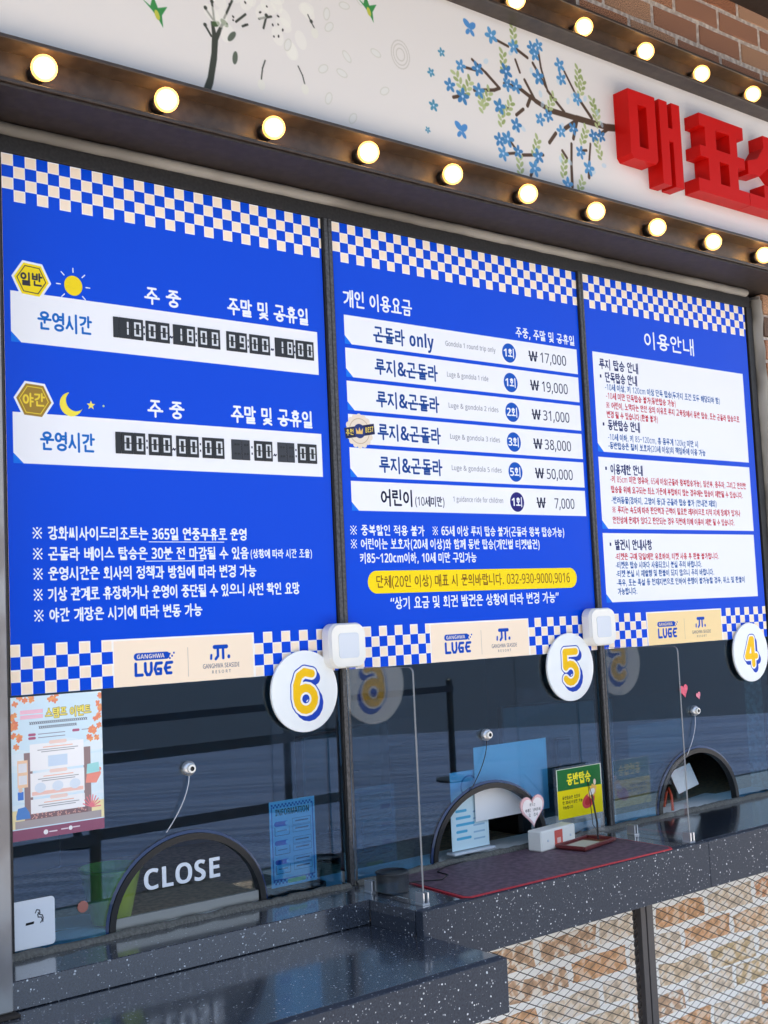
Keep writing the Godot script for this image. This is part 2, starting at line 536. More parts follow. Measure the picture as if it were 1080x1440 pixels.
func make_materials() -> void:
	var fine := tex(noise_image(512, 0.05, 11, func(v): return Color.from_hsv(0, 0, clampf(0.72 + 0.5 * (v - 0.2), 0, 1)), 5))
	var relief := tex(noise_image(512, 0.12, 23, func(v): return Color(v, v, v), 5))
	M.relief = relief
	M.fine = fine
	var stone := granite_image(hue(54, 60, 71))
	M.granite = grained(plain(Color.WHITE, 0.19, 0.0, 0.68), tex(stone), 2.05)
	M.granite.clearcoat_enabled = true
	M.granite.clearcoat = 1.0
	M.granite.clearcoat_roughness = 0.1
	M.granite_face = grained(plain(Color.WHITE, 0.5, 0.0, 0.3), tex(stone), 2.05)
	var rust := tex(noise_image(512, 0.03, 31, func(v): return Color(0.84, 0.8, 0.77).lerp(Color(1, 0.99, 0.97), smoothstep(0.25, 0.75, v)), 5))
	M.steel = grained(plain(hue(60, 50, 44), 0.4, 0.0), rust, 2.0)
	M.dark_steel = grained(plain(hue(52, 44, 40), 0.55, 0.1), rust, 2.0)
	M.soffit = grained(plain(hue(48, 40, 36), 0.6), rust, 2.0)
	M.post = grained(plain(hue(150, 152, 156), 0.5), rust, 0.35)
	M.aluminium = grained(plain(hue(88, 88, 90), 0.4, 0.4), fine, 4.0)
	M.gasket = plain(hue(22, 22, 24), 0.6)
	M.frame = grained(plain(hue(40, 38, 38), 0.5), fine, 4.0)
	M.sealant = grained(plain(hue(150, 145, 136), 0.7), tex(noise_image(512, 0.006, 41, func(v): return Color(0.74, 0.73, 0.72).lerp(Color.WHITE, smoothstep(0.3, 0.7, v)), 2)), 1.2)
	M.caulk = grained(plain(hue(120, 118, 112), 0.8), fine, 6.0, null, relief, 0.15)
	M.black = plain(hue(20, 20, 22), 0.4)
	M.white_plastic = plain(hue(240, 238, 230), 0.35)
	M.lens = plain(hue(216, 222, 230), 0.25)
	M.silver = plain(hue(200, 203, 208), 0.3, 0.7)
	M.white_paper = plain(hue(240, 240, 238), 0.8)
	M.clear = plain(Color(0.9, 0.95, 0.95, 0.004), 0.02)
	M.clear.transparency = BaseMaterial3D.TRANSPARENCY_ALPHA
	M.clear_edge = plain(Color(0.5, 0.56, 0.6, 0.4), 0.1)
	M.clear_edge.transparency = BaseMaterial3D.TRANSPARENCY_ALPHA
	M.glass = plain(lin(0.32, 0.71, 0.99), 0.01)
	M.glass.albedo_color.a = 0.0
	M.acrylic = plain(Color(0.985, 0.99, 0.99, 0.0), 0.0)
	M.acrylic.refraction_enabled = true
	M.acrylic.refraction_scale = 0.062
	M.acrylic.transparency = BaseMaterial3D.TRANSPARENCY_ALPHA
	M.glass.refraction_enabled = true
	M.glass.refraction_scale = 0.065
	M.glass.transparency = BaseMaterial3D.TRANSPARENCY_ALPHA
	var speck := tex(noise_image(512, 0.1, 51, func(v): return Color(1, 1, 1) * clampf(0.25 + 1.5 * (v - 0.08), 0.3, 1.0), 5))
	M.brick = []
	for c in [[190, 126, 88], [206, 146, 108], [218, 168, 130], [186, 112, 78], [196, 140, 108], [124, 98, 82], [212, 150, 112]]:
		M.brick.append(grained(plain(hue(c[0], c[1], c[2]), 0.9), speck, 4.0 + M.brick.size() * 0.7, null, relief, 0.12))
	M.mortar = grained(plain(hue(222, 214, 204), 0.9), rust, 3.0)
	M.pale_brick = []
	var kk := 0
	for c in [[232, 180, 134], [236, 198, 158], [224, 164, 122], [240, 214, 180], [230, 202, 156], [222, 184, 150], [242, 222, 196]]:
		var base := hue(c[0], c[1], c[2])
		var wash := tex(noise_image(512, 0.02, 61 + kk, func(v): return base.lerp(hue(244, 234, 220), (0.55 + 0.1 * kk) * smoothstep(0.46, 0.66, v)) * clampf(0.74 + 0.5 * v, 0, 1), 6))
		M.pale_brick.append(grained(plain(Color.WHITE, 0.9), wash, 2.4, null, relief, 0.1))
		kk += 1
	M.whitewash = grained(plain(hue(255, 254, 250), 0.9), null, 3.0, null, relief, 0.1)
	M.deck = grained(plain(hue(226, 221, 213), 0.8), rust, 0.8)
	M.shade_toned_ground = grained(plain(hue(46, 54, 72), 0.8), fine, 0.5)  # far ground: shade of trees put into its colour, for the mirrored view
	M.gap = plain(hue(52, 58, 76), 0.9)
	M.boards = []
	for c in [[96, 108, 142], [82, 94, 126], [106, 116, 146]]:
		M.boards.append(grained(plain(hue(c[0], c[1], c[2]), 0.7), fine, 1.0))
	M.red = plain(hue(196, 12, 6), 0.45, 0.0, 0.3)
	M.red_side = M.red
	M.wood = grained(plain(hue(196, 164, 128), 0.5), fine, 2.0)
	M.room = plain(hue(166, 168, 174), 0.9)

# ---------------------------------------------------------------- prints
const BLUE := Color(0.0, 0.28, 0.83)
const CREAM := Color(0.98, 0.90, 0.80)
const PAPER := Color(0.93, 0.94, 0.96)
const INK := Color(0.07, 0.09, 0.22)

func check(cv: Canvas, x0: float, n: int, y0: float, first: int, skip_last: bool) -> void:
	# four rows of cream squares with a pale rim
	for r in 4:
		for i in n:
			if (i + r) % 2 == first:
				var x := x0 + i
				cv.rect(x, y0 + r, x + 1, y0 + r + 1, Color(0.97, 0.95, 0.93))
				cv.rect(x + 0.1, y0 + r + 0.1, x + 0.9, y0 + r + 0.9, CREAM)

func logos(cv: Canvas, x0: float, x1: float, beige: Color) -> void:
	cv.rect(x0, 40.2, x1, 44.3, Color(0.97, 0.95, 0.93))
	cv.rect(x0 + 0.12, 40.35, x1 - 0.12, 44.3, beige)
	var b := Color(0.05, 0.28, 0.72)
	var x := x0 + 1.95
	cv.stroke([Vector2(x + 0.3, 41.75), Vector2(x + 3.1, 41.75)], 0.62, b)
	write(cv, "GANGHWA", x + 0.25, x + 2.9, 41.75, 0.42, beige, 0.1)
	for e in [[3.35, 41.55], [3.55, 41.75], [3.35, 41.95], [3.75, 41.5]]:
		cv.rect(x + e[0], e[1], x + e[0] + 0.16, e[1] + 0.16, b)
	var w := 0.26
	cv.stroke([Vector2(x + 0.15, 42.35), Vector2(x + 0.15, 43.3), Vector2(x + 0.75, 43.3)], w, b)
	cv.stroke([Vector2(x + 1.05, 42.35), Vector2(x + 1.05, 43.0), Vector2(x + 1.2, 43.3), Vector2(x + 1.45, 43.3), Vector2(x + 1.62, 43.0), Vector2(x + 1.62, 42.35)], w, b)
	cv.stroke([Vector2(x + 2.6, 42.38), Vector2(x + 2.1, 42.4), Vector2(x + 1.95, 42.85), Vector2(x + 2.1, 43.28), Vector2(x + 2.5, 43.28), Vector2(x + 2.52, 42.9), Vector2(x + 2.25, 42.88)], w, b)
	cv.stroke([Vector2(x + 3.6, 42.38), Vector2(x + 3.1, 42.4), Vector2(x + 2.92, 42.85), Vector2(x + 3.1, 43.28), Vector2(x + 3.5, 43.28)], w, b)
	cv.stroke([Vector2(x + 2.95, 42.86), Vector2(x + 3.4, 42.8)], w * 0.9, b)
	var sx := x0 + 7.15
	cv.stroke([Vector2(sx, 41.2), Vector2(sx, 43.7)], 0.03, Color(0.6, 0.6, 0.6))
	var gx := x0 + 10.45
	cv.stroke([Vector2(gx - 0.6, 41.3), Vector2(gx + 0.62, 41.3)], 0.36, b)
	cv.stroke([Vector2(gx - 0.27, 41.4), Vector2(gx - 0.27, 42.1), Vector2(gx - 0.5, 42.35)], 0.26, b)
	cv.stroke([Vector2(gx + 0.27, 41.4), Vector2(gx + 0.27, 42.3)], 0.26, b)
	cv.stroke([Vector2(gx - 0.95, 42.0), Vector2(gx - 0.98, 42.3)], 0.22, b)
	cv.disc(Vector2(gx + 0.85, 42.2), 0.15, 0.18, b)
	write(cv, "GANGHWA SEASIDE", gx - 1.85, gx + 1.95, 42.95, 0.46, Color(0.25, 0.28, 0.4), 0.06, false)
	write(cv, "R E S O R T", gx - 0.95, gx + 1.0, 43.48, 0.3, Color(0.35, 0.36, 0.42), 0.06, false)

func white_box(cv: Canvas, x0: float, y0: float, x1: float, y1: float, cut := 0.85) -> void:
	cv.fill([PackedVector2Array([Vector2(x0, y0), Vector2(x1, y0), Vector2(x1, y1), Vector2(x0 + cut, y1), Vector2(x0, y1 - cut)])], PAPER)
	cv.fill([PackedVector2Array([Vector2(x0, y1 - cut), Vector2(x0 + cut, y1), Vector2(x0, y1)])], Color(0.05, 0.45, 0.9))

func hexagon(cv: Canvas, at: Vector2, fillc: Color, edge: Color, ink: Color, word: String) -> void:
	for e in [[1.72, edge], [1.5, fillc], [1.28, ink], [1.2, fillc]]:
		var pts := PackedVector2Array()
		for i in 6:
			pts.append(at + Vector2(e[0], 0).rotated(TAU * i / 6.0 - 0.98))
		cv.fill([pts], e[1])
	write(cv, word, at.x - 0.98, at.x + 0.98, at.y, 1.1, ink, 0.14, true, -0.05)

func board_hours() -> Canvas:
	var W := 32.25
	var cv := Canvas.new(int(W * 32), int(44.2 * 32), BLUE, 32.0)
	check(cv, 0.0, 33, 0.0, 0, false)
	check(cv, -0.2, 9, 40.2, 0, false)
	check(cv, 22.8, 10, 40.2, 1, false)
	logos(cv, 8.8, 22.8, CREAM)
	for y in [0.0, 10.05]:
		var night: bool = y > 1.0
		write(cv, "주 중", 12.7, 16.4, 10.25 + y, 1.6, PAPER, 0.13)
		write(cv, "주말 및 공휴일", 21.2, 30.45, 10.15 + y, 1.65, PAPER, 0.13)
		white_box(cv, 0.55, 11.47 + y - (0.05 if night else 0.0), 31.33, 15.7 + y - (0.1 if night else 0.0))
		write(cv, "운영시간", 2.85, 7.7, 13.65 + y, 1.6, Color(0.08, 0.4, 0.75), 0.12)
		hexagon(cv, Vector2(2.38, 10.35 + y), Color(0.95, 0.85, 0.1) if not night else Color(0.62, 0.5, 0.2), PAPER, Color(0.2, 0.2, 0.25) if not night else Color(0.93, 0.82, 0.25), "일반" if not night else "야간")
	for e in [[12.6, 13.45, 0], [15.26, 13.45, 1], [17.82, 13.45, 0], [23.33, 13.45, 0], [26.02, 13.45, 1], [28.6, 13.45, 0], [12.55, 23.5, 0], [15.2, 23.5, 1], [17.87, 23.5, 0], [23.33, 23.5, 0], [25.88, 23.5, 1], [28.27, 23.5, 0]]:
		if e[2] == 0:
			cv.rect(e[0] - 0.06, e[1] - 0.4, e[0] + 0.06, e[1] - 0.2, INK)
			cv.rect(e[0] - 0.06, e[1] + 0.2, e[0] + 0.06, e[1] + 0.4, INK)
		else:
			cv.stroke([Vector2(e[0] - 0.14, e[1] + 0.35), Vector2(e[0] - 0.05, e[1] + 0.22), Vector2(e[0] + 0.05, e[1] + 0.36), Vector2(e[0] + 0.14, e[1] + 0.24)], 0.1, INK)
	cv.disc(Vector2(6.06, 10.35), 0.82, 0.86, Color(0.95, 0.84, 0.1))
	for i in 8:
		var d := Vector2(1, 0).rotated(TAU * i / 8.0)
		cv.stroke([Vector2(6.06, 10.35) + d * 1.15, Vector2(6.06, 10.35) + d * 1.5], 0.1, PAPER)
	var moon := PackedVector2Array()
	for i in 15:
		moon.append(Vector2(5.62, 20.5) + Vector2(1.02, 0).rotated(lerpf(-1.75, -1.75 - 4.1, i / 14.0)))
	for i in 13:
		moon.append(Vector2(6.02, 20.2) + Vector2(0.86, 0).rotated(lerpf(0.75, 4.0, i / 12.0)))
	cv.fill([moon], Color(0.95, 0.88, 0.3))
	var star := PackedVector2Array()
	for i in 10:
		star.append(Vector2(7.4, 20.45) + Vector2(0, -0.42 if i % 2 == 0 else -0.18).rotated(TAU * i / 10.0))
	cv.fill([star], Color(0.95, 0.88, 0.4))
	cv.disc(Vector2(8.55, 20.43), 0.1, 0.1, Color(0.7, 0.8, 0.6))
	var lines := [["※ 강화씨사이드리조트는 365일 연중무휴로 운영", 22.5, 31.28], ["※ 곤돌라 베이스 탑승은 30분 전 마감될 수 있음", 22.6, 32.97], ["※ 운영시간은 회사의 정책과 방침에 따라 변경 가능", 23.35, 34.6], ["※ 기상 관계로 휴장하거나 운영이 중단될 수 있으니 사전 확인 요망", 28.1, 36.28], ["※ 야간 개장은 시기에 따라 변동 가능", 17.55, 37.96]]
	for l in lines:
		write(cv, l[0], 1.97, l[1], l[2], 1.12, PAPER, 0.13)
	write(cv, "(상황에 따라 시간 조율)", 22.75, 29.7, 33.02, 0.85, PAPER, 0.12)
	cv.stroke([Vector2(12.5, 31.97), Vector2(20.0, 31.97)], 0.07, PAPER)
	cv.stroke([Vector2(12.1, 33.63), Vector2(17.8, 33.63)], 0.07, PAPER)
	return cv

func board_prices() -> Canvas:
	var W := 36.07
	var cv := Canvas.new(int(W * 32), int(44.2 * 32), BLUE, 32.0)
	check(cv, 0.0, 37, 0.0, 0, false)
	check(cv, -0.2, 11, 40.2, 0, false)
	check(cv, 24.7, 13, 40.2, 1, false)
	logos(cv, 10.4, 24.7, CREAM)
	write(cv, "개인 이용요금", 1.07, 10.1, 7.6, 1.75, PAPER, 0.12)
	write(cv, "주중, 주말 및 공휴일", 25.2, 34.95, 8.33, 1.2, PAPER, 0.12)
	var rows := [["곤돌라 only", 12.9, "Gondola 1 round trip only", "1회", "17,000"], ["루지&곤돌라", 13.28, "Luge & gondola 1 ride", "1회", "19,000"], ["루지&곤돌라", 13.28, "Luge & gondola 2 rides", "2회", "31,000"], ["루지&곤돌라", 13.28, "Luge & gondola 3 rides", "3회", "38,000"], ["루지&곤돌라", 13.28, "Luge & gondola 5 rides", "5회", "50,000"], ["어린이", 9.1, "1 guidance ride for children", "1회", "7,000"]]
	for i in 6:
		var r: Array = rows[i]
		var y := 9.3 + i * 3.32
		white_box(cv, 1.1, y, 35.15, y + 2.93, 0.85)
		var ym := y + 1.55
		write(cv, r[0], 4.75, r[1], ym, 1.68, Color(0.07, 0.25, 0.55) if i < 5 else INK, 0.12)
		if i == 5:
			write(cv, "(10세미만)", 9.25, 13.3, ym + 0.25, 1.05, INK, 0.1, false)
		write(cv, r[2], 14.5, 21.9 if i != 1 else 20.6, ym - 0.1, 0.62, Color(0.45, 0.46, 0.5), 0.08, false)
		cv.disc(Vector2(24.0, ym), 1.08, 1.08, Color(0.04, 0.32, 0.72) if i < 5 else Color(0.13, 0.12, 0.45))
		write(cv, r[3], 23.1, 24.9, ym, 1.05, PAPER, 0.14)
		write(cv, "₩", 27.1, 28.5, ym, 1.35, INK, 0.12)
		write(cv, r[4], 28.85 if i < 5 else 29.9, 33.3, ym, 1.35, INK, 0.12, false)
	var best := Vector2(2.45, 20.9)
	for i in 16:
		cv.disc(best + Vector2(1.42, 0).rotated(TAU * i / 16.0), 0.34, 0.34, Color(0.9, 0.85, 0.78))
	cv.disc(best, 1.5, 1.5, Color(0.9, 0.85, 0.78))
	cv.ring(best, 1.25, 1.25, 0.07, Color(0.75, 0.66, 0.55))
	cv.fill([PackedVector2Array([best + Vector2(-1.9, -0.2), best + Vector2(1.85, -0.85), best + Vector2(1.95, 0.2), best + Vector2(-1.75, 0.85)])], Color(0.14, 0.16, 0.3))
	cv.disc(best + Vector2(0.0, 0.0), 0.72, 0.72, Color(0.16, 0.22, 0.45))
	cv.fill([PackedVector2Array([best + Vector2(-0.4, 0.3), best + Vector2(-0.45, -0.3), best + Vector2(-0.15, 0.05), best + Vector2(0, -0.4), best + Vector2(0.18, 0.02), best + Vector2(0.45, -0.35), best + Vector2(0.4, 0.28)])], Color(0.9, 0.75, 0.45))
	write(cv, "추천", -0.55 + best.x - 1.15, best.x - 0.72, best.y + 0.22, 0.62, Color(0.93, 0.82, 0.35), 0.13, true, -0.17)
	write(cv, "BEST", best.x + 0.72, best.x + 1.8, best.y - 0.15, 0.62, Color(0.93, 0.82, 0.35), 0.13, true, -0.17)
	write(cv, "※ 중복할인 적용 불가", 0.7, 10.4, 30.75, 1.08, PAPER, 0.12)
	write(cv, "※ 65세 이상 루지 탑승 불가(곤돌라 왕복 탑승가능)", 11.4, 31.3, 30.72, 1.08, PAPER, 0.12)
	write(cv, "※ 어린이는 보호자(20세 이상)와 함께 동반 탑승(개인별 티켓발권)", 0.72, 27.2, 32.1, 1.08, PAPER, 0.12)
	write(cv, "키85~120cm이하, 10세 미만 구입가능", 1.8, 17.5, 33.5, 1.08, PAPER, 0.12)
	cv.stroke([Vector2(3.8, 35.88), Vector2(31.8, 35.88)], 2.25, Color(0.98, 0.86, 0.08))
	write(cv, "단체(20인 이상) 매표 시 문의바랍니다. 032-930-9000,9016", 3.7, 31.8, 35.85, 1.25, Color(0.42, 0.27, 0.1), 0.09, false)
	write(cv, "“상기 요금 및 회권 발권은 상황에 따라 변경 가능”", 5.4, 29.8, 38.02, 1.25, PAPER, 0.12)
	return cv

func board_notice() -> Canvas:
	var W := 32.4
	var cv := Canvas.new(int(W * 32), int(44.2 * 32), BLUE, 32.0)
	check(cv, 0.0, 33, 0.0, 0, false)
	check(cv, -0.15, 9, 40.2, 0, false)
	check(cv, 22.7, 11, 40.2, 1, false)
	logos(cv, 7.9, 22.7, Color(0.97, 0.86, 0.64))
	write(cv, "이용안내", 10.65, 20.9, 6.75, 2.15, PAPER, 0.12)
	white_box(cv, 1.0, 9.2, 31.0, 21.15, 1.0)
	white_box(cv, 0.95, 21.77, 31.0, 30.25, 1.0)
	white_box(cv, 0.9, 30.75, 30.92, 38.85, 1.0)
	var k := Color(0.1, 0.14, 0.36)
	var r := Color(0.72, 0.16, 0.22)
	var b := Color(0.12, 0.3, 0.58)
	var L := [["루지 탑승 안내", 2.05, 9.3, 10.58, 1.3, k], ["• 단독탑승 안내", 2.0, 8.95, 12.13, 1.25, k],
		["-10세 이상, 키 120cm 이상 단독 탑승(두가지 조건 모두 해당되야 함)", 2.87, 25.5, 13.3, 0.85, b], ["-10세 미만 단독탑승 불가(동반탑승 가능)", 2.95, 16.2, 14.35, 0.85, r],
		["※ 어린이, 노약자는 안전 상의 이유로 루지 교육장에서 동반 탑승, 또는 곤돌라 탑승으로", 2.87, 29.55, 15.48, 0.85, r], ["변경 될 수 있습니다.(환불 불가)", 2.9, 12.46, 16.6, 0.85, r],
		["• 동반탑승 안내", 2.0, 8.93, 17.87, 1.25, k], ["-10세 이하, 키 85~120cm, 총 몸무게 120kg 미만 시", 2.87, 20.3, 19.3, 0.85, b], ["-동반탑승은 필히 보호자(20세 이상)의 책임하에 이용 가능", 2.82, 21.7, 20.33, 0.85, b],
		["• 이용제한 안내", 1.97, 8.95, 23.15, 1.25, k], ["-키 85cm 미만 영유아, 65세 이상(곤돌라 왕복탑승가능), 임산부, 음주자, 그리고 안전한", 2.83, 30.0, 24.33, 0.85, r],
		["탑승을 위해 요구되는 최소 기준에 부합하지 않는 경우에는 탑승이 제한될 수 있습니다.", 2.85, 29.13, 25.56, 0.85, r], ["-반려동물(강아지, 고양이 등)과 곤돌라 탑승 불가 (안내견 제외)", 2.8, 23.3, 26.82, 0.85, b],
		["※ 루지는 속도에 따라 판단력과 근력이 필요한 레저이므로 지적 지체 장애가 있거나", 2.84, 28.3, 27.96, 0.85, r], ["안전상에 문제가 있다고 판단되는 경우 직원에 의해 이용이 제한 될 수 있습니다.", 2.82, 26.9, 29.2, 0.85, r],
		["• 발권시 안내사항", 1.95, 9.8, 32.13, 1.25, k], ["-티켓은 구매 당일에만 유효하며, 티켓 사용 후 환불 불가합니다.", 2.86, 23.06, 33.52, 0.82, r],
		["-티켓은 탑승 시마다 사용되오니 분실 주의 바랍니다.", 2.85, 19.4, 34.53, 0.82, b], ["-티켓 분실 시 재발행 및 환불이 되지 않으니 주의 바랍니다.", 2.83, 21.8, 35.54, 0.82, b],
		["-폭우, 또는 폭설 등 천재지변으로 인하여 운행이 불가능할 경우, 취소 및 환불이", 2.82, 28.35, 36.6, 0.82, b], ["가능합니다.", 2.97, 6.5, 37.61, 0.82, b]]
	for l in L:
		write(cv, l[0], l[1], l[2], l[3], l[4], l[5], 0.12, l[4] > 1.0)
	return cv

func flower(cv: Canvas, at: Vector2, r: float, c: Color, turn: float) -> void:
	for i in 5:
		var d := Vector2(1, 0).rotated(turn + TAU * i / 5.0)
		cv.disc(at + d * r * 0.58, r * 0.46, r * 0.27, c, turn + TAU * i / 5.0)
	cv.disc(at, r * 0.16, r * 0.16, Color(0.75, 0.85, 0.95))

func sign_print() -> Canvas:
	var K := 640.0
	var cv := Canvas.new(2048, int(0.42 * K), Color(0.89, 0.87, 0.845), K, -0.5, 3.02, true)
	rng.seed = 5
	var dark := Color(0.27, 0.28, 0.25)
	# the small tree
	cv.fill([PackedVector2Array([Vector2(0.342, 2.61), Vector2(0.366, 2.67), Vector2(0.376, 2.72), Vector2(0.379, 2.76), Vector2(0.377, 2.785), Vector2(0.383, 2.786), Vector2(0.388, 2.764), Vector2(0.402, 2.79), Vector2(0.407, 2.786), Vector2(0.392, 2.75), Vector2(0.388, 2.71), Vector2(0.378, 2.66), Vector2(0.36, 2.61)])], dark)
	cv.disc(Vector2(0.388, 2.783), 0.010, 0.006, Color(0.3, 0.38, 0.25), 0.4)
	cv.disc(Vector2(0.408, 2.79), 0.010, 0.006, Color(0.3, 0.38, 0.25), -0.6)
	for s in [[0.385, 2.79, 0.381, 2.824], [0.382, 2.79, 0.366, 2.807], [0.377, 2.755, 0.364, 2.773], [0.408, 2.8, 0.428, 2.842], [0.428, 2.842, 0.44, 2.88], [0.44, 2.88, 0.42, 2.93], [0.44, 2.88, 0.47, 2.94], [0.435, 2.8, 0.458, 2.822], [0.49, 2.822, 0.52, 2.835], [0.5, 2.805, 0.508, 2.832], [0.45, 2.795, 0.462, 2.802]]:
		cv.stroke([Vector2(s[0], s[1]), Vector2(s[2], s[3])], 0.0045, dark)
	for i in 40:
		cv.disc(Vector2(rng.randf_range(0.33, 0.62), rng.randf_range(2.76, 2.98)), 0.02, 0.014, Color(0.94, 0.93, 0.88, 0.55), rng.randf() * 3)
	for i in 18:
		cv.disc(Vector2(rng.randf_range(0.41, 0.56), rng.randf_range(2.79, 2.88)), rng.randf_range(0.0015, 0.0036), 0.002, Color(0.2, 0.19, 0.18), rng.randf() * 3)
	for p in [[0.381, 2.826], [0.366, 2.809], [0.364, 2.774], [0.508, 2.834], [0.62, 2.853]]:
		cv.disc(Vector2(p[0], p[1]), 0.004, 0.004, dark)
	for p in [[0.424, 2.767, 0.9], [0.430, 2.725, 1.4]]:
		cv.disc(Vector2(p[0], p[1]), 0.014, 0.0058, Color(0.38, 0.41, 0.36), p[2])
	for p in [[0.501, 2.738, 0.494, 2.72, 0.490, 2.695], [0.582, 2.747, 0.592, 2.73, 0.597, 2.712], [0.612, 2.865, 0.62, 2.851, 0.628, 2.84]]:
		cv.stroke([Vector2(p[0], p[1]), Vector2(p[2], p[3]), Vector2(p[4], p[5])], 0.0028, dark)
		cv.disc(Vector2(p[4], p[5] - 0.01), 0.009, 0.011, Color(0.9, 0.89, 0.84))
	for p in [[0.661, 2.881], [0.709, 2.913], [0.666, 2.854], [0.558, 2.786], [0.710, 2.801], [0.646, 2.758], [0.695, 2.761], [0.657, 2.697], [0.719, 2.668], [0.75, 2.94], [0.64, 2.92], [0.81, 2.75], [0.79, 2.83]]:
		var turn := rng.randf() * 3
		cv.disc(Vector2(p[0], p[1]), 0.015, 0.0085, Color(0.82, 0.81, 0.76), turn)
		cv.disc(Vector2(p[0], p[1]), 0.0125, 0.0065, Color(0.885, 0.875, 0.85), turn)
	# two green birds
	for p in [[0.258, 2.772], [0.774, 2.927]]:
		var o := Vector2(p[0], p[1])
		cv.fill([PackedVector2Array([o + Vector2(-0.03, 0.016), o + Vector2(-0.012, 0.006), o + Vector2(-0.006, 0.028), o + Vector2(0.004, 0.006), o + Vector2(0.024, 0.014), o + Vector2(0.012, -0.006), o + Vector2(0.014, -0.03), o + Vector2(0.002, -0.012), o + Vector2(-0.008, -0.002)])], Color(0.25, 0.55, 0.3))
		cv.disc(o + Vector2(0.002, -0.008), 0.01, 0.005, Color(0.75, 0.75, 0.3), 1.9)
	# an ornamental egg, drawn in outline
	for e in [[0.026, 0.032], [0.02, 0.024], [0.012, 0.014]]:
		cv.ring(Vector2(0.86, 2.845), e[0], e[1], 0.0025, Color(0.8, 0.78, 0.74))
	# the blossoming branch
	var bark := Color(0.33, 0.26, 0.21)
	for b in [[[1.60, 2.842], [1.549, 2.834], [1.431, 2.831], [1.332, 2.829], [1.284, 2.841], [1.226, 2.861], [1.18, 2.858]], [[1.163, 2.843], [1.145, 2.834]]]:
		for i in b.size() - 1:
			cv.stroke([Vector2(b[i][0], b[i][1]), Vector2(b[i + 1][0], b[i + 1][1])], 0.0185 - 0.002 * i if b.size() > 2 else 0.008, bark)
	for b in [[1.385, 2.837, 1.329, 2.877, 0.006], [1.329, 2.877, 1.31, 2.93, 0.005], [1.31, 2.93, 1.304, 2.968, 0.005], [1.325, 2.885, 1.282, 2.935, 0.006], [1.284, 2.841, 1.25, 2.885, 0.006], [1.235, 2.9, 1.222, 2.928, 0.005], [1.487, 2.844, 1.43, 2.895, 0.007], [1.43, 2.895, 1.394, 2.943, 0.005], [1.136, 2.964, 1.20, 2.955, 0.005], [1.22, 2.958, 1.264, 2.944, 0.006], [1.163, 2.843, 1.12, 2.87, 0.006], [1.12, 2.87, 1.078, 2.891, 0.005], [1.1, 2.868, 1.05, 2.866, 0.005], [1.145, 2.834, 1.08, 2.818, 0.006], [1.06, 2.803, 1.013, 2.785, 0.006], [1.269, 2.849, 1.255, 2.822, 0.007], [1.24, 2.81, 1.215, 2.79, 0.006], [1.19, 2.8, 1.165, 2.80, 0.005], [1.431, 2.826, 1.385, 2.795, 0.008], [1.35, 2.775, 1.325, 2.746, 0.007], [1.3, 2.71, 1.23, 2.695, 0.006], [1.275, 2.69, 1.253, 2.649, 0.006], [1.215, 2.697, 1.176, 2.687, 0.005], [1.19, 2.72, 1.21, 2.702, 0.005], [1.431, 2.826, 1.413, 2.775, 0.007], [1.405, 2.76, 1.4, 2.70, 0.006], [1.4, 2.70, 1.399, 2.65, 0.007], [1.385, 2.72, 1.37, 2.735, 0.006], [1.549, 2.831, 1.51, 2.805, 0.007], [1.476, 2.775, 1.466, 2.72, 0.005], [1.466, 2.72, 1.463, 2.686, 0.007], [1.44, 2.75, 1.46, 2.755, 0.005], [1.17, 2.885, 1.195, 2.888, 0.005]]:
		cv.stroke([Vector2(b[0], b[1]), Vector2(b[2], b[3])], b[4] * 1.35, bark)
	for p in [[1.220, 2.987], [1.181, 2.915], [1.444, 2.943], [1.456, 2.918], [1.033, 2.827], [1.101, 2.799], [1.165, 2.779], [1.191, 2.803], [1.497, 2.875], [1.509, 2.853], [1.278, 2.727], [1.218, 2.671], [1.455, 2.793], [1.505, 2.771], [1.373, 2.696], [1.430, 2.656], [1.06, 2.82], [1.12, 2.81], [1.34, 2.85]]:
		var turn := rng.randf_range(1.0, 2.2)
		for i in 7:
			var o := Vector2(p[0], p[1]) + Vector2((i - 3) * 0.008, 0).rotated(turn) + Vector2(0, 0.006 if i % 2 == 0 else -0.006).rotated(turn)
			cv.disc(o, 0.0088, 0.0044, Color(0.56, 0.62, 0.38).lerp(Color(0.72, 0.76, 0.56), rng.randf()), turn + (0.7 if i % 2 == 0 else -0.7))
	for i in 22:
		cv.disc(Vector2(rng.randf_range(1.1, 1.54), rng.randf_range(2.68, 2.95)), 0.009, 0.006, Color(0.72, 0.82, 0.88, 0.6), rng.randf() * 3)
	for p in [[1.145, 2.967], [1.218, 2.959], [1.282, 2.974], [1.305, 2.985], [1.041, 2.866], [1.094, 2.873], [1.188, 2.890], [1.299, 2.904], [1.378, 2.955], [1.382, 2.921], [1.436, 2.882], [1.004, 2.811], [1.042, 2.794], [1.095, 2.820], [1.160, 2.798], [1.213, 2.765], [1.327, 2.814], [1.297, 2.798], [1.370, 2.784], [1.415, 2.801], [1.154, 2.716], [1.182, 2.724], [1.164, 2.685], [1.214, 2.700], [1.283, 2.703], [1.268, 2.670], [1.490, 2.799], [1.519, 2.805], [1.437, 2.745], [1.465, 2.710], [1.383, 2.652], [1.29, 2.96], [1.22, 2.862], [1.19, 2.858]]:
		flower(cv, Vector2(p[0], p[1]), rng.randf_range(0.016, 0.021), Color(0.24, 0.46, 0.66).lerp(Color(0.36, 0.60, 0.78), rng.randf()), rng.randf() * 2)
	for p in [[0.983, 2.883, 0.011], [0.948, 2.827, 0.011], [0.951, 2.751, 0.014], [0.93, 2.69, 0.008]]:
		flower(cv, Vector2(p[0], p[1]), p[2], Color(0.30, 0.55, 0.66), rng.randf())
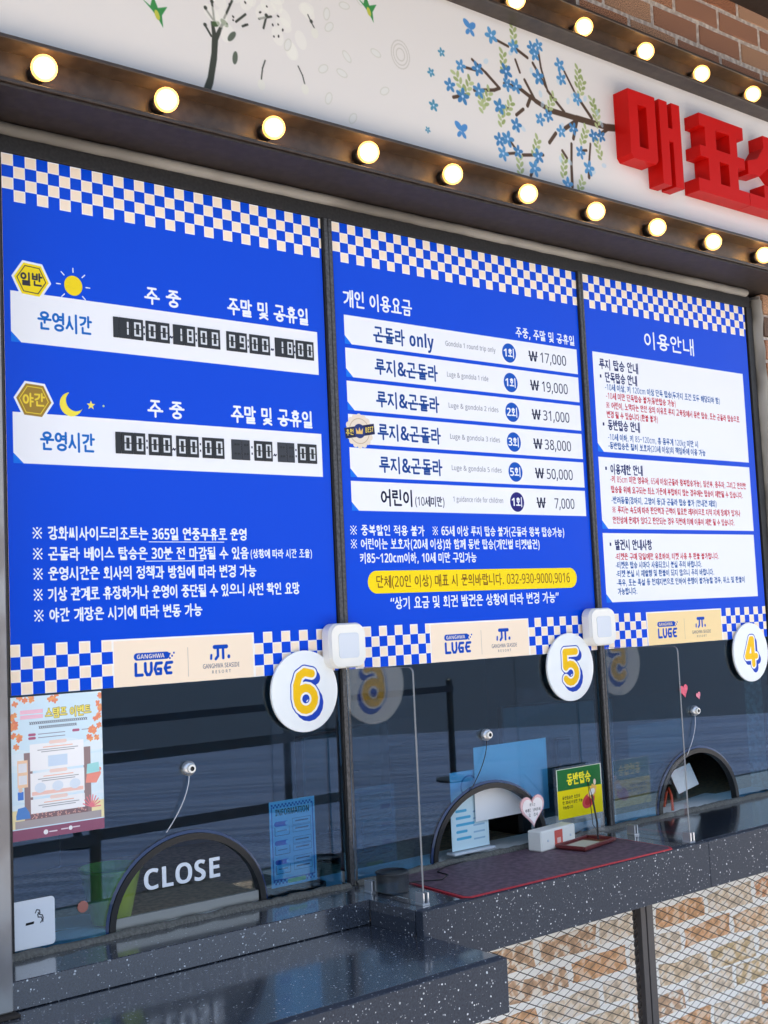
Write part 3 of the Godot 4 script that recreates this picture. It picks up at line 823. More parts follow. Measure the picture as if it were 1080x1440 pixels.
	for p in [[1.032, 2.711], [1.075, 2.965]]:
		var o := Vector2(p[0], p[1])
		for e in [[-0.008, 0.01, 0.013, 0.9], [0.009, 0.008, 0.013, -0.9], [-0.006, -0.009, 0.009, -0.7], [0.008, -0.009, 0.009, 0.7]]:
			cv.disc(o + Vector2(e[0], e[1]), e[2], e[2] * 0.6, Color(0.32, 0.55, 0.78), e[3] + PI / 2)
	return cv

func digit_print(n: int) -> Canvas:
	var cv := Canvas.new(384, 384, Color(0.95, 0.965, 0.97), 192.0, -1.0, -1.0)
	var path := []
	if n == 6:
		for i in 7:
			path.append(Vector2(0.13, -0.36) + Vector2(0, -0.0) + Vector2(0.0, 0.0))
		path = [Vector2(0.22, -0.42), Vector2(0.0, -0.47), Vector2(-0.16, -0.38), Vector2(-0.25, -0.15), Vector2(-0.26, 0.15)]
		for i in 17:
			var a := PI + TAU * i / 16.0
			path.append(Vector2(0.02, 0.19) + Vector2(cos(a) * 0.27, -sin(a) * -0.27))
	elif n == 5:
		path = [Vector2(0.25, -0.45), Vector2(-0.22, -0.45), Vector2(-0.23, -0.02)]
		for i in 13:
			var a := lerpf(-2.4, 2.5, i / 12.0)
			path.append(Vector2(-0.01, 0.18) + Vector2(cos(a) * 0.27, sin(a) * 0.27))
	else:
		path = [Vector2(0.12, 0.42), Vector2(0.12, -0.44), Vector2(0.02, -0.44), Vector2(-0.26, 0.14), Vector2(0.3, 0.14)]
	var b := Color(0.13, 0.28, 0.72)
	for d in [0.115, 0.09, 0.06, 0.03]:
		var moved := []
		for p in path:
			moved.append(p + Vector2(0.75, 1.0) * d)
		cv.stroke(moved, 0.34, b)
	cv.stroke(path, 0.37, b)
	cv.stroke(path, 0.31, Color(0.98, 0.97, 0.95))
	cv.stroke(path, 0.2, Color(0.98, 0.78, 0.12))
	return cv

func smoke_print() -> Canvas:
	var cv := Canvas.new(256, 256, Color(0.95, 0.96, 0.97), 256.0)
	cv.fill([PackedVector2Array([Vector2(0.36, 0.47), Vector2(0.54, 0.46), Vector2(0.53, 0.51), Vector2(0.35, 0.52)])], Color(0.1, 0.1, 0.1))
	for s in [[[0.57, 0.29], [0.6, 0.23], [0.66, 0.25], [0.67, 0.31], [0.62, 0.33], [0.63, 0.39], [0.7, 0.40], [0.72, 0.46], [0.68, 0.51]], [[0.63, 0.29], [0.66, 0.34], [0.72, 0.36], [0.74, 0.42], [0.73, 0.5]]]:
		var q := []
		for p in s:
			q.append(Vector2(p[0], p[1]))
		cv.stroke(q, 0.022, Color(0.25, 0.25, 0.27))
	return cv

func poster_print() -> Canvas:
	var cv := Canvas.new(512, 726, Color(0.80, 0.92, 0.97), 512.0)
	rng.seed = 9
	for i in 30:
		cv.disc(Vector2(rng.randf(), rng.randf_range(0.5, 1.15)), 0.15, 0.06, Color(0.92, 0.96, 0.98, 0.4))
	cv.rect(0, 1.12, 1, 1.3, Color(0.95, 0.88, 0.62))
	cv.rect(0.13, 0.56, 0.22, 1.25, Color(0.5, 0.4, 0.4))
	cv.rect(0.78, 0.56, 0.86, 1.25, Color(0.5, 0.4, 0.4))
	for i in 34:
		var side := rng.randi() % 4
		var p := Vector2(rng.randf_range(0.0, 0.5), rng.randf_range(0.0, 0.06))
		if side == 1:
			p = Vector2(rng.randf_range(0.0, 0.09), rng.randf_range(0.05, 0.5))
		elif side == 2:
			p = Vector2(rng.randf_range(0.9, 1.0), rng.randf_range(0.0, 0.5))
		elif side == 3:
			p = Vector2(rng.randf_range(0.84, 0.98), rng.randf_range(0.36, 0.5))
		for j in 3:
			cv.disc(p, 0.035, 0.014, Color(0.95, 0.6, 0.3).lerp(Color(0.9, 0.42, 0.3), rng.randf()), j * 1.05 + rng.randf())
	write(cv, "스탬프 이벤트", 0.37, 0.88, 0.185, 0.105, Color(0.45, 0.38, 0.1), 0.2)
	write(cv, "스탬프 이벤트", 0.37, 0.88, 0.185, 0.105, Color(0.98, 0.9, 0.3), 0.11)
	cv.rect(0.1, 0.135, 0.345, 0.175, Color(0.96, 0.72, 0.8))
	cv.rect(0.1, 0.185, 0.345, 0.225, Color(0.96, 0.72, 0.8))
	for e in [[0.2, 0.82, 0.27, 0.03], [0.3, 0.7, 0.318, 0.03]]:
		var x: float = e[0]
		while x < e[1]:
			cv.stroke([Vector2(x, e[2] - 0.012), Vector2(x + 0.012, e[2] + 0.012)], 0.007, Color(0.2, 0.22, 0.28))
			cv.stroke([Vector2(x, e[2] + 0.01), Vector2(x + 0.014, e[2] - 0.008)], 0.006, Color(0.2, 0.22, 0.28))
			x += 0.022
	for e in [[0.18, 0.385], [0.18, 0.42], [0.66, 0.38]]:
		cv.stroke([Vector2(e[0] + 0.015, e[1]), Vector2(e[0] + 0.07, e[1])], 0.026, Color(0.62, 0.25, 0.4))
		cv.stroke([Vector2(e[0] + 0.11, e[1]), Vector2(e[0] + (0.4 if e[0] < 0.5 else 0.18), e[1])], 0.007, Color(0.4, 0.42, 0.5))
	for y in [0.48, 0.77, 1.03]:
		var y1: float = y + (0.27 if y < 0.7 else 0.24)
		cv.rect(0.195, y, 0.785, y1 - 0.005, Color(0.97, 0.97, 0.97))
		cv.stroke([Vector2(0.42, y - 0.005), Vector2(0.58, y - 0.005)], 0.035, Color(0.96, 0.82, 0.76))
		cv.stroke([Vector2(0.34, y + 0.04), Vector2(0.66, y + 0.04)], 0.008, Color(0.95, 0.65, 0.5))
		cv.stroke([Vector2(0.28, y + 0.065), Vector2(0.72, y + 0.065)], 0.007, Color(0.5, 0.5, 0.52))
		cv.stroke([Vector2(0.32, y + 0.085), Vector2(0.68, y + 0.085)], 0.007, Color(0.5, 0.5, 0.52))
	cv.rect(0.39, 0.61, 0.6, 0.72, Color(0.78, 0.87, 0.95))
	cv.rect(0.21, 0.955, 0.77, 0.99, Color(0.97, 0.76, 0.68))
	for x in [0.3, 0.49, 0.68]:
		cv.disc(Vector2(x, 0.92), 0.06, 0.05, Color(0.85, 0.9, 0.95))
	cv.rect(0.06, 0.63, 0.17, 0.9, Color(0.96, 0.78, 0.6))
	cv.rect(0.07, 0.66, 0.16, 0.75, Color(0.9, 0.9, 0.92))
	cv.rect(0.07, 0.78, 0.16, 0.87, Color(0.9, 0.9, 0.92))
	for i in 16:
		cv.disc(Vector2(rng.randf_range(0.83, 0.97), rng.randf_range(0.8, 0.86)), 0.02, 0.02, Color(0.95, 0.5, 0.4))
	cv.fill([PackedVector2Array([Vector2(0.82, 0.78), Vector2(0.95, 0.76), Vector2(0.97, 0.86), Vector2(0.92, 0.94), Vector2(0.8, 0.93)])], Color(0.94, 0.5, 0.42))
	cv.fill([PackedVector2Array([Vector2(0.82, 0.74), Vector2(0.95, 0.73), Vector2(0.96, 0.83), Vector2(0.81, 0.84)])], Color(0.55, 0.85, 0.85))
	cv.rect(0.06, 0.94, 0.12, 1.02, Color(0.15, 0.4, 0.8))
	cv.disc(Vector2(0.09, 0.92), 0.022, 0.024, Color(0.9, 0.75, 0.65))
	cv.fill([PackedVector2Array([Vector2(0.04, 1.17), Vector2(0.06, 1.1), Vector2(0.14, 1.09), Vector2(0.18, 1.15), Vector2(0.19, 1.21), Vector2(0.04, 1.21)])], Color(0.2, 0.45, 0.78))
	for i in 9:
		cv.stroke([Vector2(0.86, 1.18), Vector2(0.86 + 0.1 * cos(i * 0.35), 1.18 - 0.12 * sin(i * 0.35))], 0.012, Color(0.9, 0.4, 0.45))
	cv.rect(0.19, 1.17, 0.82, 1.23, Color(0.42, 0.3, 0.32))
	for i in 60:
		cv.disc(Vector2(rng.randf_range(0.2, 0.8), rng.randf_range(1.17, 1.22)), 0.007, 0.006, Color(0.85, 0.6, 0.55))
	cv.rect(0.03, 1.225, 0.97, 1.3, Color(0.62, 0.58, 0.58))
	cv.rect(0, 1.31, 1, 1.42, Color(0.48, 0.2, 0.32))
	cv.disc(Vector2(0.35, 1.365), 0.025, 0.025, Color(0.95, 0.95, 0.95))
	cv.disc(Vector2(0.62, 1.36), 0.022, 0.022, Color(0.95, 0.95, 0.95))
	for e in [[0.39, 0.47, 1.367], [0.52, 0.59, 1.36], [0.65, 0.72, 1.357]]:
		cv.stroke([Vector2(e[0], e[2]), Vector2(e[1], e[2])], 0.012, Color(0.9, 0.85, 0.88))
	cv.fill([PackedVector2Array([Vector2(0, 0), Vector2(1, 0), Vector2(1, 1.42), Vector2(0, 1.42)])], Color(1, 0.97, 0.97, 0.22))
	return cv

func info_print() -> Canvas:
	var cv := Canvas.new(320, 476, Color(0.86, 0.93, 0.95), 320.0)
	var b := Color(0.25, 0.45, 0.7)
	for i in 24:
		for r in 2:
			if (i + r) % 2 == 0:
				cv.rect(0.04 + i * 0.038, 0.05 + r * 0.035, 0.078 + i * 0.038, 0.085 + r * 0.035, b)
			if ((i + r) % 2 == 0) and (i < 8 or i > 17):
				cv.rect(0.04 + i * 0.038, 1.37 + r * 0.035, 0.078 + i * 0.038, 1.405 + r * 0.035, b)
	cv.stroke([Vector2(0.05, 0.1), Vector2(0.05, 1.36), Vector2(0.95, 1.36), Vector2(0.95, 0.1)], 0.02, b)
	write(cv, "INFORMATION", 0.13, 0.88, 0.2, 0.13, Color(0.1, 0.3, 0.25), 0.1)
	cv.stroke([Vector2(0.38, 1.41), Vector2(0.72, 1.41)], 0.07, Color(0.8, 0.9, 0.5))
	for i in 3:
		var y := 0.4 + i * 0.33
		cv.stroke([Vector2(0.14, y), Vector2(0.36, y)], 0.085, Color(0.18, 0.42, 0.75))
		cv.disc(Vector2(0.37, y), 0.035, 0.035, Color(0.9, 0.95, 0.97))
		cv.stroke([Vector2(0.11, y + 0.06), Vector2(0.11, y + 0.2), Vector2(0.42, y + 0.2), Vector2(0.42, y + 0.06)], 0.01, Color(0.25, 0.4, 0.5))
		for e in [0.0, 0.13]:
			cv.stroke([Vector2(0.5, y - 0.06 + e), Vector2(0.9, y - 0.06 + e), Vector2(0.9, y + 0.05 + e), Vector2(0.5, y + 0.05 + e), Vector2(0.5, y - 0.06 + e)], 0.007, Color(0.35, 0.5, 0.6))
			cv.stroke([Vector2(0.56, y - 0.01 + e), Vector2(0.84, y - 0.01 + e)], 0.02, Color(0.2, 0.35, 0.45))
		cv.stroke([Vector2(0.17, y + 0.12), Vector2(0.36, y + 0.12)], 0.014, Color(0.25, 0.4, 0.5))
	return cv

func ride_print() -> Canvas:
	var cv := Canvas.new(384, 276, Color(0.96, 0.88, 0.06), 384.0)
	cv.rect(0, 0, 1, 0.31, Color(0.1, 0.42, 0.2))
	for e in [[0, 0, 1, 0.008], [0, 0, 0.012, 0.31], [0.985, 0, 1, 0.31]]:
		cv.rect(e[0], e[1], e[2], e[3], Color(0.85, 0.9, 0.85))
	write(cv, "동반탑승", 0.22, 0.76, 0.165, 0.17, Color(0.98, 0.92, 0.2), 0.14)
	for e in [["동반탑승은 보호자", 0.1, 0.5, 0.42], ["만 20세 이상만 가능", 0.1, 0.55, 0.49], ["가능합니다", 0.1, 0.33, 0.56]]:
		write(cv, e[0], e[1], e[2], e[3], 0.05, Color(0.25, 0.22, 0.1), 0.12)
	cv.disc(Vector2(0.68, 0.52), 0.15, 0.1, Color(0.85, 0.3, 0.3), -0.4)
	cv.disc(Vector2(0.69, 0.52), 0.1, 0.055, Color(0.75, 0.2, 0.22), -0.4)
	cv.fill([PackedVector2Array([Vector2(0.66, 0.44), Vector2(0.78, 0.28), Vector2(0.88, 0.33), Vector2(0.86, 0.42), Vector2(0.74, 0.5)])], Color(0.95, 0.75, 0.4))
	cv.disc(Vector2(0.77, 0.4), 0.07, 0.045, Color(0.95, 0.93, 0.9), -0.5)
	cv.disc(Vector2(0.84, 0.26), 0.03, 0.045, Color(0.95, 0.85, 0.75))
	return cv

# ---------------------------------------------------------------- the booth
func segment_mesh(ch: String, w: float, h: float) -> SurfaceTool:
	var st := new_st()
	var on: String = {"0": "abcdef", "1": "bc", "8": "abcdefg", "9": "abcdfg"}.get(ch, "")
	var t := w * 0.13
	var x0 := w * 0.24
	var x1 := w * 0.78
	var y0 := h * 0.16
	var y1 := h * 0.84
	var ym := h * 0.5
	var seg := {"a": [x0, y1 - t, x1, y1], "d": [x0, y0, x1, y0 + t], "g": [x0, ym - t / 2, x1, ym + t / 2], "f": [x0, ym + t * 0.35, x0 + t, y1 - t * 0.4], "b": [x1 - t, ym + t * 0.35, x1, y1 - t * 0.4], "e": [x0, y0 + t * 0.4, x0 + t, ym - t * 0.35], "c": [x1 - t, y0 + t * 0.4, x1, ym - t * 0.35]}
	for s in on:
		var e: Array = seg[s]
		box(st, Vector3(e[0], e[1], 0.0), Vector3(e[2], e[3], 0.0006 if s in "adg" else 0.0008))
	return st

func digits(board: Node3D, row: Array, y_top: float, y_bot: float, x_board: float) -> void:
	# flip-number tiles: [left, right, character] in board squares; "_" is a blank dull tile, "|" a narrow bar
	for t in row:
		var w: float = (t[1] - t[0]) * SQ
		var h := (y_bot - y_top) * SQ
		var st := new_st()
		box(st, Vector3(0.0002, 0, 0), Vector3(w - 0.0004, h, 0.0016), 0.0004)
		var o := part("digit_tile", st, M.tile if t[2] != "_" else M.dull_tile, board, Vector3(x_board + t[0] * SQ, TOP - y_bot * SQ, 0.0))
		if t[2] in "0189":
			part("numeral", segment_mesh(t[2], w, h), M.segment, o, Vector3(0, 0, 0.0016))
		elif t[2] == "_":
			var s2 := new_st()
			for e in [[0.3, 0.7], [0.6, 0.7], [0.3, 0.25], [0.6, 0.25]]:
				box(s2, Vector3(w * e[0], h * e[1], 0), Vector3(w * (e[0] + 0.16), h * (e[1] + 0.1), 0.0006))
			part("numeral", s2, M.tile, o, Vector3(0, 0, 0.0016))

func film(t: Texture2D) -> StandardMaterial3D:
	# a glossy vinyl film, laid with slight ripples
	var m := printed(t, 0.24)
	m.metallic_specular = 0.28
	m.normal_enabled = true
	m.normal_texture = M.ripple
	m.normal_scale = 0.35
	return m

func board(called: String, label: String, x0: float, cv: Canvas) -> Node3D:
	var t := thing(called, label, "board", Vector3(0, 0, 0), "printed blue boards over the service windows")
	var w := cv.im.get_width() / 32.0 * SQ
	part("printed_sheet", sheet_mesh(x0, TOP - 44.2 * SQ, x0 + w, TOP, 0.0, 0.002), film(cv.texture()), t)
	return t

func arch_points(cx: float, y0: float, r: float, rise: float, n := 28) -> PackedVector2Array:
	var pts := PackedVector2Array()
	for i in n + 1:
		var a := PI - PI * i / n
		pts.append(Vector2(cx + cos(a) * r, y0 + sin(a) * rise))
	return pts

func window(label: String, x0: float, x1: float, cx: float, r: float) -> Node3D:
	var t := thing("service_window", label, "window", Vector3.ZERO, "service windows under the boards")
	var y0 := CT + 0.006
	var rise := 0.152
	var poly := PackedVector2Array([Vector2(x0, TOP + 0.02), Vector2(x0, y0)])
	for p in arch_points(cx, y0, r, rise):
		poly.append(p)
	poly.append(Vector2(x1, y0))
	poly.append(Vector2(x1, TOP + 0.02))
	var st := new_st()
	extrude(st, poly, -0.0095, -0.0035)
	part("glass_pane", st, M.glass, t)
	# rubber trim round the arched opening
	st = new_st()
	var a := arch_points(cx, y0, r + 0.002, rise + 0.002)
	var b := arch_points(cx, y0, r - 0.010, rise - 0.010)
	for i in a.size() - 1:
		for z in [[0.002, 1.0], [-0.016, -1.0]]:
			quad(st, Vector3(a[i].x, a[i].y, z[0]), Vector3(a[i + 1].x, a[i + 1].y, z[0]), Vector3(b[i + 1].x, b[i + 1].y, z[0]), Vector3(b[i].x, b[i].y, z[0]), Vector3(0, 0, z[1]))
		for e in [[a, 1.0], [b, -1.0]]:
			var q: PackedVector2Array = e[0]
			var n: Vector2 = ((q[i] + q[i + 1]) / 2 - Vector2(cx, y0)).normalized() * e[1]
			quad(st, Vector3(q[i].x, q[i].y, -0.016), Vector3(q[i + 1].x, q[i + 1].y, -0.016), Vector3(q[i + 1].x, q[i + 1].y, 0.002), Vector3(q[i].x, q[i].y, 0.002), Vector3(n.x, n.y, 0))
	part("arch_trim", st, M.black, t)
	# the polished bevel round it
	st = new_st()
	a = arch_points(cx, y0, r + 0.008, rise + 0.008)
	b = arch_points(cx, y0, r + 0.0025, rise + 0.0025)
	for i in a.size() - 1:
		quad(st, Vector3(a[i].x, a[i].y, -0.003), Vector3(a[i + 1].x, a[i + 1].y, -0.003), Vector3(b[i + 1].x, b[i + 1].y, -0.001), Vector3(b[i].x, b[i].y, -0.001))
	part("bevel_strip", st, M.bevel, t)
	return t

func channel(parent: Node3D, called: String, y0: float, y1: float) -> void:
	var st := new_st()
	var t := 0.0075
	box(st, Vector3(-1.3, y0, 0.088), Vector3(3.4, y0 + t, 0.1705), 0.0012)
	box(st, Vector3(-1.3, y1 - t, 0.088), Vector3(3.4, y1, 0.1705), 0.0012)
	box(st, Vector3(-1.3, y0 + t, 0.116), Vector3(3.4, y1 - t, 0.1215))
	part(called, st, M.steel, parent)

func letter(parent: Node3D, label: String, outer: Array, z0: float, z1: float) -> void:
	var st := new_st()
	for poly in outer:
		var cut := [PackedVector2Array(poly)]
		extrude(st, cut[0], z0, z1)
	var o := part("letter", st, M.red, parent)
	o.set_meta("label", label)

func r4(x0: float, y0: float, x1: float, y1: float) -> Array:
	return [Vector2(x0, y0), Vector2(x1, y0), Vector2(x1, y1), Vector2(x0, y1)]

func bricks(parent: Node3D, mats: Array, x0: float, x1: float, y0: float, y1: float, z: float, course: float, pitch: float, joint: float, xoff: float, thick: float, seed_: int, rough := 0.0) -> void:
	rng.seed = seed_
	var meshes := []
	for v in 4:
		var st := new_st()
		var w := pitch - joint
		var h := course - joint
		var rr := rough
		# a brick face with uneven edges: front outline of a dozen points, set a little proud of its sides
		var front := []
		var back := []
		var steps := [[0.0, 0.0], [0.33, 0.0], [0.66, 0.0], [1.0, 0.0], [1.0, 0.5], [1.0, 1.0], [0.66, 1.0], [0.33, 1.0], [0.0, 1.0], [0.0, 0.5]]
		for s in steps:
			var p := Vector2(s[0] * w, s[1] * h)
			var q := p + Vector2(rng.randf_range(-1, 1), rng.randf_range(-1, 1)) * (0.0012 + rr)
			var c := Vector2(w / 2, h / 2)
			front.append(Vector3(lerpf(q.x, c.x, 0.02), lerpf(q.y, c.y, 0.05), 0.0))
			back.append(Vector3(q.x, q.y, -0.003))
		var mid := Vector3(w / 2, h / 2, rng.randf_range(0.0, 0.0015))
		for i in 10:
			var j := (i + 1) % 10
			tri(st, mid, front[i], front[j], Vector3(0, 0, 1))
			quad(st, front[i], front[j], back[j], back[i], (Vector3(((front[i] + front[j]) / 2 - mid).x, ((front[i] + front[j]) / 2 - mid).y, 0).normalized() + Vector3(0, 0, 0.7)).normalized())
			quad(st, back[i], back[j], back[j] - Vector3(0, 0, thick), back[i] - Vector3(0, 0, thick), Vector3(((front[i] + front[j]) / 2 - mid).x, ((front[i] + front[j]) / 2 - mid).y, 0).normalized())
		meshes.append(st.commit())
	var r := 0
	var y := y0
	while y < y1:
		var x := x0 + fposmod(xoff - x0 + (pitch / 2 if r % 2 == 1 else 0.0), pitch) - pitch
		while x < x1:
			var a := maxf(x, x0)
			var b := minf(x + pitch - joint, x1)
			if b - a > 0.03:
				var o := part("brick", meshes[rng.randi() % 4], mats[rng.randi() % mats.size()], parent, Vector3(a, y + joint / 2 + rng.randf_range(-1, 1) * (0.0008 + rough), z + rng.randf_range(-0.0015, 0.0012)))
				o.scale.x = (b - a) / (pitch - joint)
			x += pitch
		y += course
		r += 1

func heart(cx: float, cy: float, w: float, h: float, turn := 0.0) -> PackedVector2Array:
	var pts := PackedVector2Array()
	for i in 32:
		var t := TAU * i / 32.0
		pts.append(Vector2(cx, cy) + Vector2(pow(sin(t), 3) * w / 2, (13 * cos(t) - 5 * cos(2 * t) - 2 * cos(3 * t) - cos(4 * t)) / 29.0 * h + 0.08 * h).rotated(turn))
	return pts

func clip(parent: Node3D, x: float, z: float) -> void:
	# an L-shaped metal clip holding the acrylic: base plate, two cheeks
	var st := new_st()
	box(st, Vector3(x - 0.009, CT, z - 0.012), Vector3(x + 0.009, CT + 0.004, z + 0.012), 0.0006)
	box(st, Vector3(x - 0.0075, CT + 0.004, z - 0.012), Vector3(x - 0.0035, CT + 0.024, z + 0.012), 0.0006)
	box(st, Vector3(x + 0.0035, CT + 0.004, z - 0.012), Vector3(x + 0.0075, CT + 0.024, z + 0.012), 0.0006)
	part("clip", st, M.silver, parent)

func _ready() -> void:
	# camera
	var cam := Camera3D.new()
	cam.name = "camera"
	add_child(cam)
	cam.basis = Basis(Vector3(0.7770, -0.0447, 0.6279), Vector3(-0.0185, 0.9954, 0.0938), Vector3(-0.6292, -0.0845, 0.7726)).orthonormalized()
	cam.position = Vector3(-0.8351, 1.6205, 2.0710)
	cam.fov = 45.53
	cam.near = 0.05
	cam.far = 400.0
	cam.current = true
	# sky, exposure
	var env := Environment.new()
	var sky := Sky.new()
	var sm := ProceduralSkyMaterial.new()
	sm.sky_top_color = hue(158, 182, 216)
	sm.sky_horizon_color = hue(230, 233, 238)
	sm.sky_curve = 0.16
	sm.ground_bottom_color = hue(120, 118, 112)
	sm.ground_horizon_color = hue(190, 196, 200)
	sm.sky_energy_multiplier = 0.85
	sky.sky_material = sm
	env.background_mode = Environment.BG_SKY
	env.sky = sky
	env.background_energy_multiplier = 1.0
	env.tonemap_mode = Environment.TONE_MAPPER_LINEAR
	env.tonemap_exposure = 3.1
	env.sdfgi_enabled = true
	env.ssao_enabled = true
	env.ssil_enabled = true
	var we := WorldEnvironment.new()
	we.name = "world"
	we.environment = env
	add_child(we)
	# the sun stands behind the booth: its front is in open shade, the deck before it is lit
	var sun := DirectionalLight3D.new()
	sun.name = "sun"
	add_child(sun)
	sun.look_at_from_position(Vector3(-1.2, 10, -1.7), Vector3.ZERO)
	sun.light_energy = 1.5
	sun.light_color = hue(255, 246, 232)
	sun.light_angular_distance = 0.5
	sun.shadow_enabled = true
	make_materials()
	M.tile = plain(hue(20, 21, 24), 0.35)
	M.dull_tile = plain(hue(46, 49, 57), 0.5)
	M.segment = plain(hue(214, 218, 224), 0.5)
	M.silver_wire = M.silver
	var rn := FastNoiseLite.new()
	rn.seed = 3
	rn.frequency = 0.006
	rn.fractal_octaves = 2
	var rt := rn.get_image(512, 512)
	rt.convert(Image.FORMAT_RGBA8)
	rt.bump_map_to_normal_map(2.0)
	M.ripple = ImageTexture.create_from_image(rt)
	M.sawn = plain(hue(108, 114, 120), 0.4)
	M.wire = plain(hue(46, 42, 40), 0.5, 0.3)
	M.thin_wire = plain(hue(96, 92, 88), 0.5, 0.3)
	M.dark_post = grained(plain(hue(66, 66, 70), 0.45, 0.3), null, 3.0)
	M.belt = plain(hue(30, 36, 52), 0.7)
	M.bevel = plain(hue(38, 58, 96), 0.12)
	build_setting()
	build_sign()
	build_windows()
	build_counters()
	build_small_things()
	build_surroundings()

func build_setting() -> void:
	structure("ground", block(Vector3(-90, -0.2, -40), Vector3(90, -0.05, 120)), M.shade_toned_ground)
	var walk := structure("boardwalk", block(Vector3(-20, -0.045, -5), Vector3(20, -0.03, 5)), M.gap)
	walk.position = Vector3(4.5, 0, 8.4)
	walk.rotation.y = 0.55
	for i in 68:
		part("plank", block(Vector3(-20, -0.03, -5 + i * 0.147), Vector3(20, -0.006, -4.858 + i * 0.147), 0.003), M.boards[(i * 7 + i / 3) % 3], walk)
	structure("pavement", block(Vector3(-12, -0.1, -3), Vector3(14, 0, 4.6)), M.deck)  # pale strip out of view, added to bounce sunlight up the front
	# the room behind the windows
	structure("room_floor", block(Vector3(-1.4, 0.004, -2.6), Vector3(3.6, 0.06, -0.2)), M.room)
	structure("room_ceiling", block(Vector3(-1.5, 2.62, -2.7), Vector3(3.7, 2.74, -0.12)), M.room)
	structure("room_wall_back", block(Vector3(-1.5, 0.0, -2.75), Vector3(3.7, 3.3, -2.6)), M.room)
	structure("room_wall_left", block(Vector3(-1.55, 0.0, -2.6), Vector3(-1.4, 3.3, -0.06)), M.room)
	structure("room_wall_right", block(Vector3(3.6, 0.0, -2.6), Vector3(3.75, 3.3, -0.06)), M.room)
	# brick front below the counter
	var low := thing("brick_wall", "pale whitewashed brick wall behind wire mesh below the counter", "wall")
	part("mortar", block(Vector3(-1.5, 0.0, -0.15), Vector3(3.7, 1.06, -0.0025)), M.whitewash, low)
	bricks(low, M.pale_brick, 0.35, 3.68, 0.28, 0.98, 0.0, 0.0715, 0.215, 0.019, 1.80, 0.02, 3, 0.0042)
	var up := thing("brick_wall", "red brown brick wall with pale joints above the sign", "wall")
	part("mortar", block(Vector3(-1.5, 2.56, -0.12), Vector3(3.7, 3.62, 0.0395)), M.mortar, up)
	bricks(up, M.brick, -1.2, 3.68, 3.0125, 3.41, 0.0425, 0.07, 0.207, 0.014, 1.973, 0.02, 8)
	var side := thing("brick_wall", "red brick jamb at the right edge beside the notice board", "wall")
	part("mortar", block(Vector3(2.345, 1.0, -0.15), Vector3(3.7, 2.53, 0.0)), M.mortar, side)
	bricks(side, M.brick, 2.35, 3.68, 1.07, 2.52, 0.008, 0.07, 0.207, 0.011, 2.35, 0.02, 12)
	# eave, its unseen overhang lengthened to shade the sign and boards
	var roof := thing("roof_eave", "dark brown boarded roof eave above the bricks", "roof")
	for i in 14:
		part("board", block(Vector3(-2.6, 3.405, -0.05 + i * 0.092), Vector3(5.0, 3.425, 0.036 + i * 0.092), 0.002), M.dark_steel, roof)
	part("fascia", block(Vector3(-2.6, 3.36, 1.24), Vector3(5.0, 3.6, 1.265)), M.dark_steel, roof)
	part("roof_slab", block(Vector3(-2.6, 3.43, -2.9), Vector3(5.0, 3.7, 1.239)), M.dark_steel, roof)
	# window head: lintel soffit, dark frame, sealant bead
	var head := thing("lintel", "dark brown lintel soffit with frame above the blue boards", "lintel")
	part("soffit", block(Vector3(-1.3, 2.5365, -0.12), Vector3(3.5, 2.56, 0.087)), M.soffit, head)
	part("soffit_plate", block(Vector3(-1.3, 2.531, 0.0875), Vector3(3.4, 2.5355, 0.164)), M.soffit, head)
	part("head_frame", block(Vector3(-0.06, 2.4845, -0.04), Vector3(2.29, 2.518, 0.003), 0.001), M.frame, head)
	rng.seed = 4
	var st := new_st()
	var bead := []
	for i in 90:
		bead.append(Vector3(-0.3 + i * 0.0288, 2.5245 + rng.randf_range(-0.0007, 0.0007), 0.009 + rng.randf_range(-0.0006, 0.0006)))
	tube(st, bead, 0.0115, 10)
	var so := part("sealant_bead", st, M.sealant)
	tag(so, "lumpy pale grey sealant bead running along the window head", "sealant", "sealant round the window frame")
	st = new_st()
	bead = []
	for i in 60:
		bead.append(Vector3(2.318 + rng.randf_range(-0.003, 0.003), 1.05 + i * 0.0247, 0.004 + rng.randf_range(-0.002, 0.002)))
	tube(st, bead, 0.019, 10)
	so = part("sealant_bead", st, M.sealant)
	tag(so, "rough vertical sealant strip between the notice board and brick jamb", "sealant", "sealant round the window frame")
	# mullions and jambs
	for e in [[0.711, 0.737, "grey aluminium mullion between the opening hours and price boards"], [1.525, 1.547, "grey aluminium mullion between the price and notice boards"]]:
		var m := thing("window_mullion", e[2], "mullion", Vector3.ZERO, "mullions between the windows")
		st = new_st()
		var w: float = e[1] - e[0]
		box(st, Vector3(e[0] + w * 0.12, CT, -0.03), Vector3(e[0] + w * 0.5, 2.484, 0.0075), 0.001)
		box(st, Vector3(e[0] + w * 0.55, CT, -0.03), Vector3(e[0] + w * 0.88, 2.484, 0.0075), 0.001)
		part("profile", st, M.aluminium, m)
		part("gasket", block(Vector3(e[0], CT, -0.02), Vector3(e[0] + w * 0.115, 2.484, 0.004)), M.gasket, m)
		part("gasket", block(Vector3(e[1] - w * 0.115, CT, -0.02), Vector3(e[1], 2.484, 0.004)), M.gasket, m)
		part("gasket", block(Vector3(e[0] + w * 0.505, CT, -0.02), Vector3(e[0] + w * 0.545, 2.484, 0.005)), M.gasket, m)
	tag(part("window_jamb", block(Vector3(2.27, CT, -0.04), Vector3(2.297, 2.484, 0.004), 0.001), M.frame), "dark frame upright at the right end of the windows", "frame")
	tag(part("window_jamb", block(Vector3(-0.07, CT, -0.04), Vector3(-0.001, 2.484, -0.001), 0.001), M.frame), "dark frame upright behind the grey post at left", "frame")
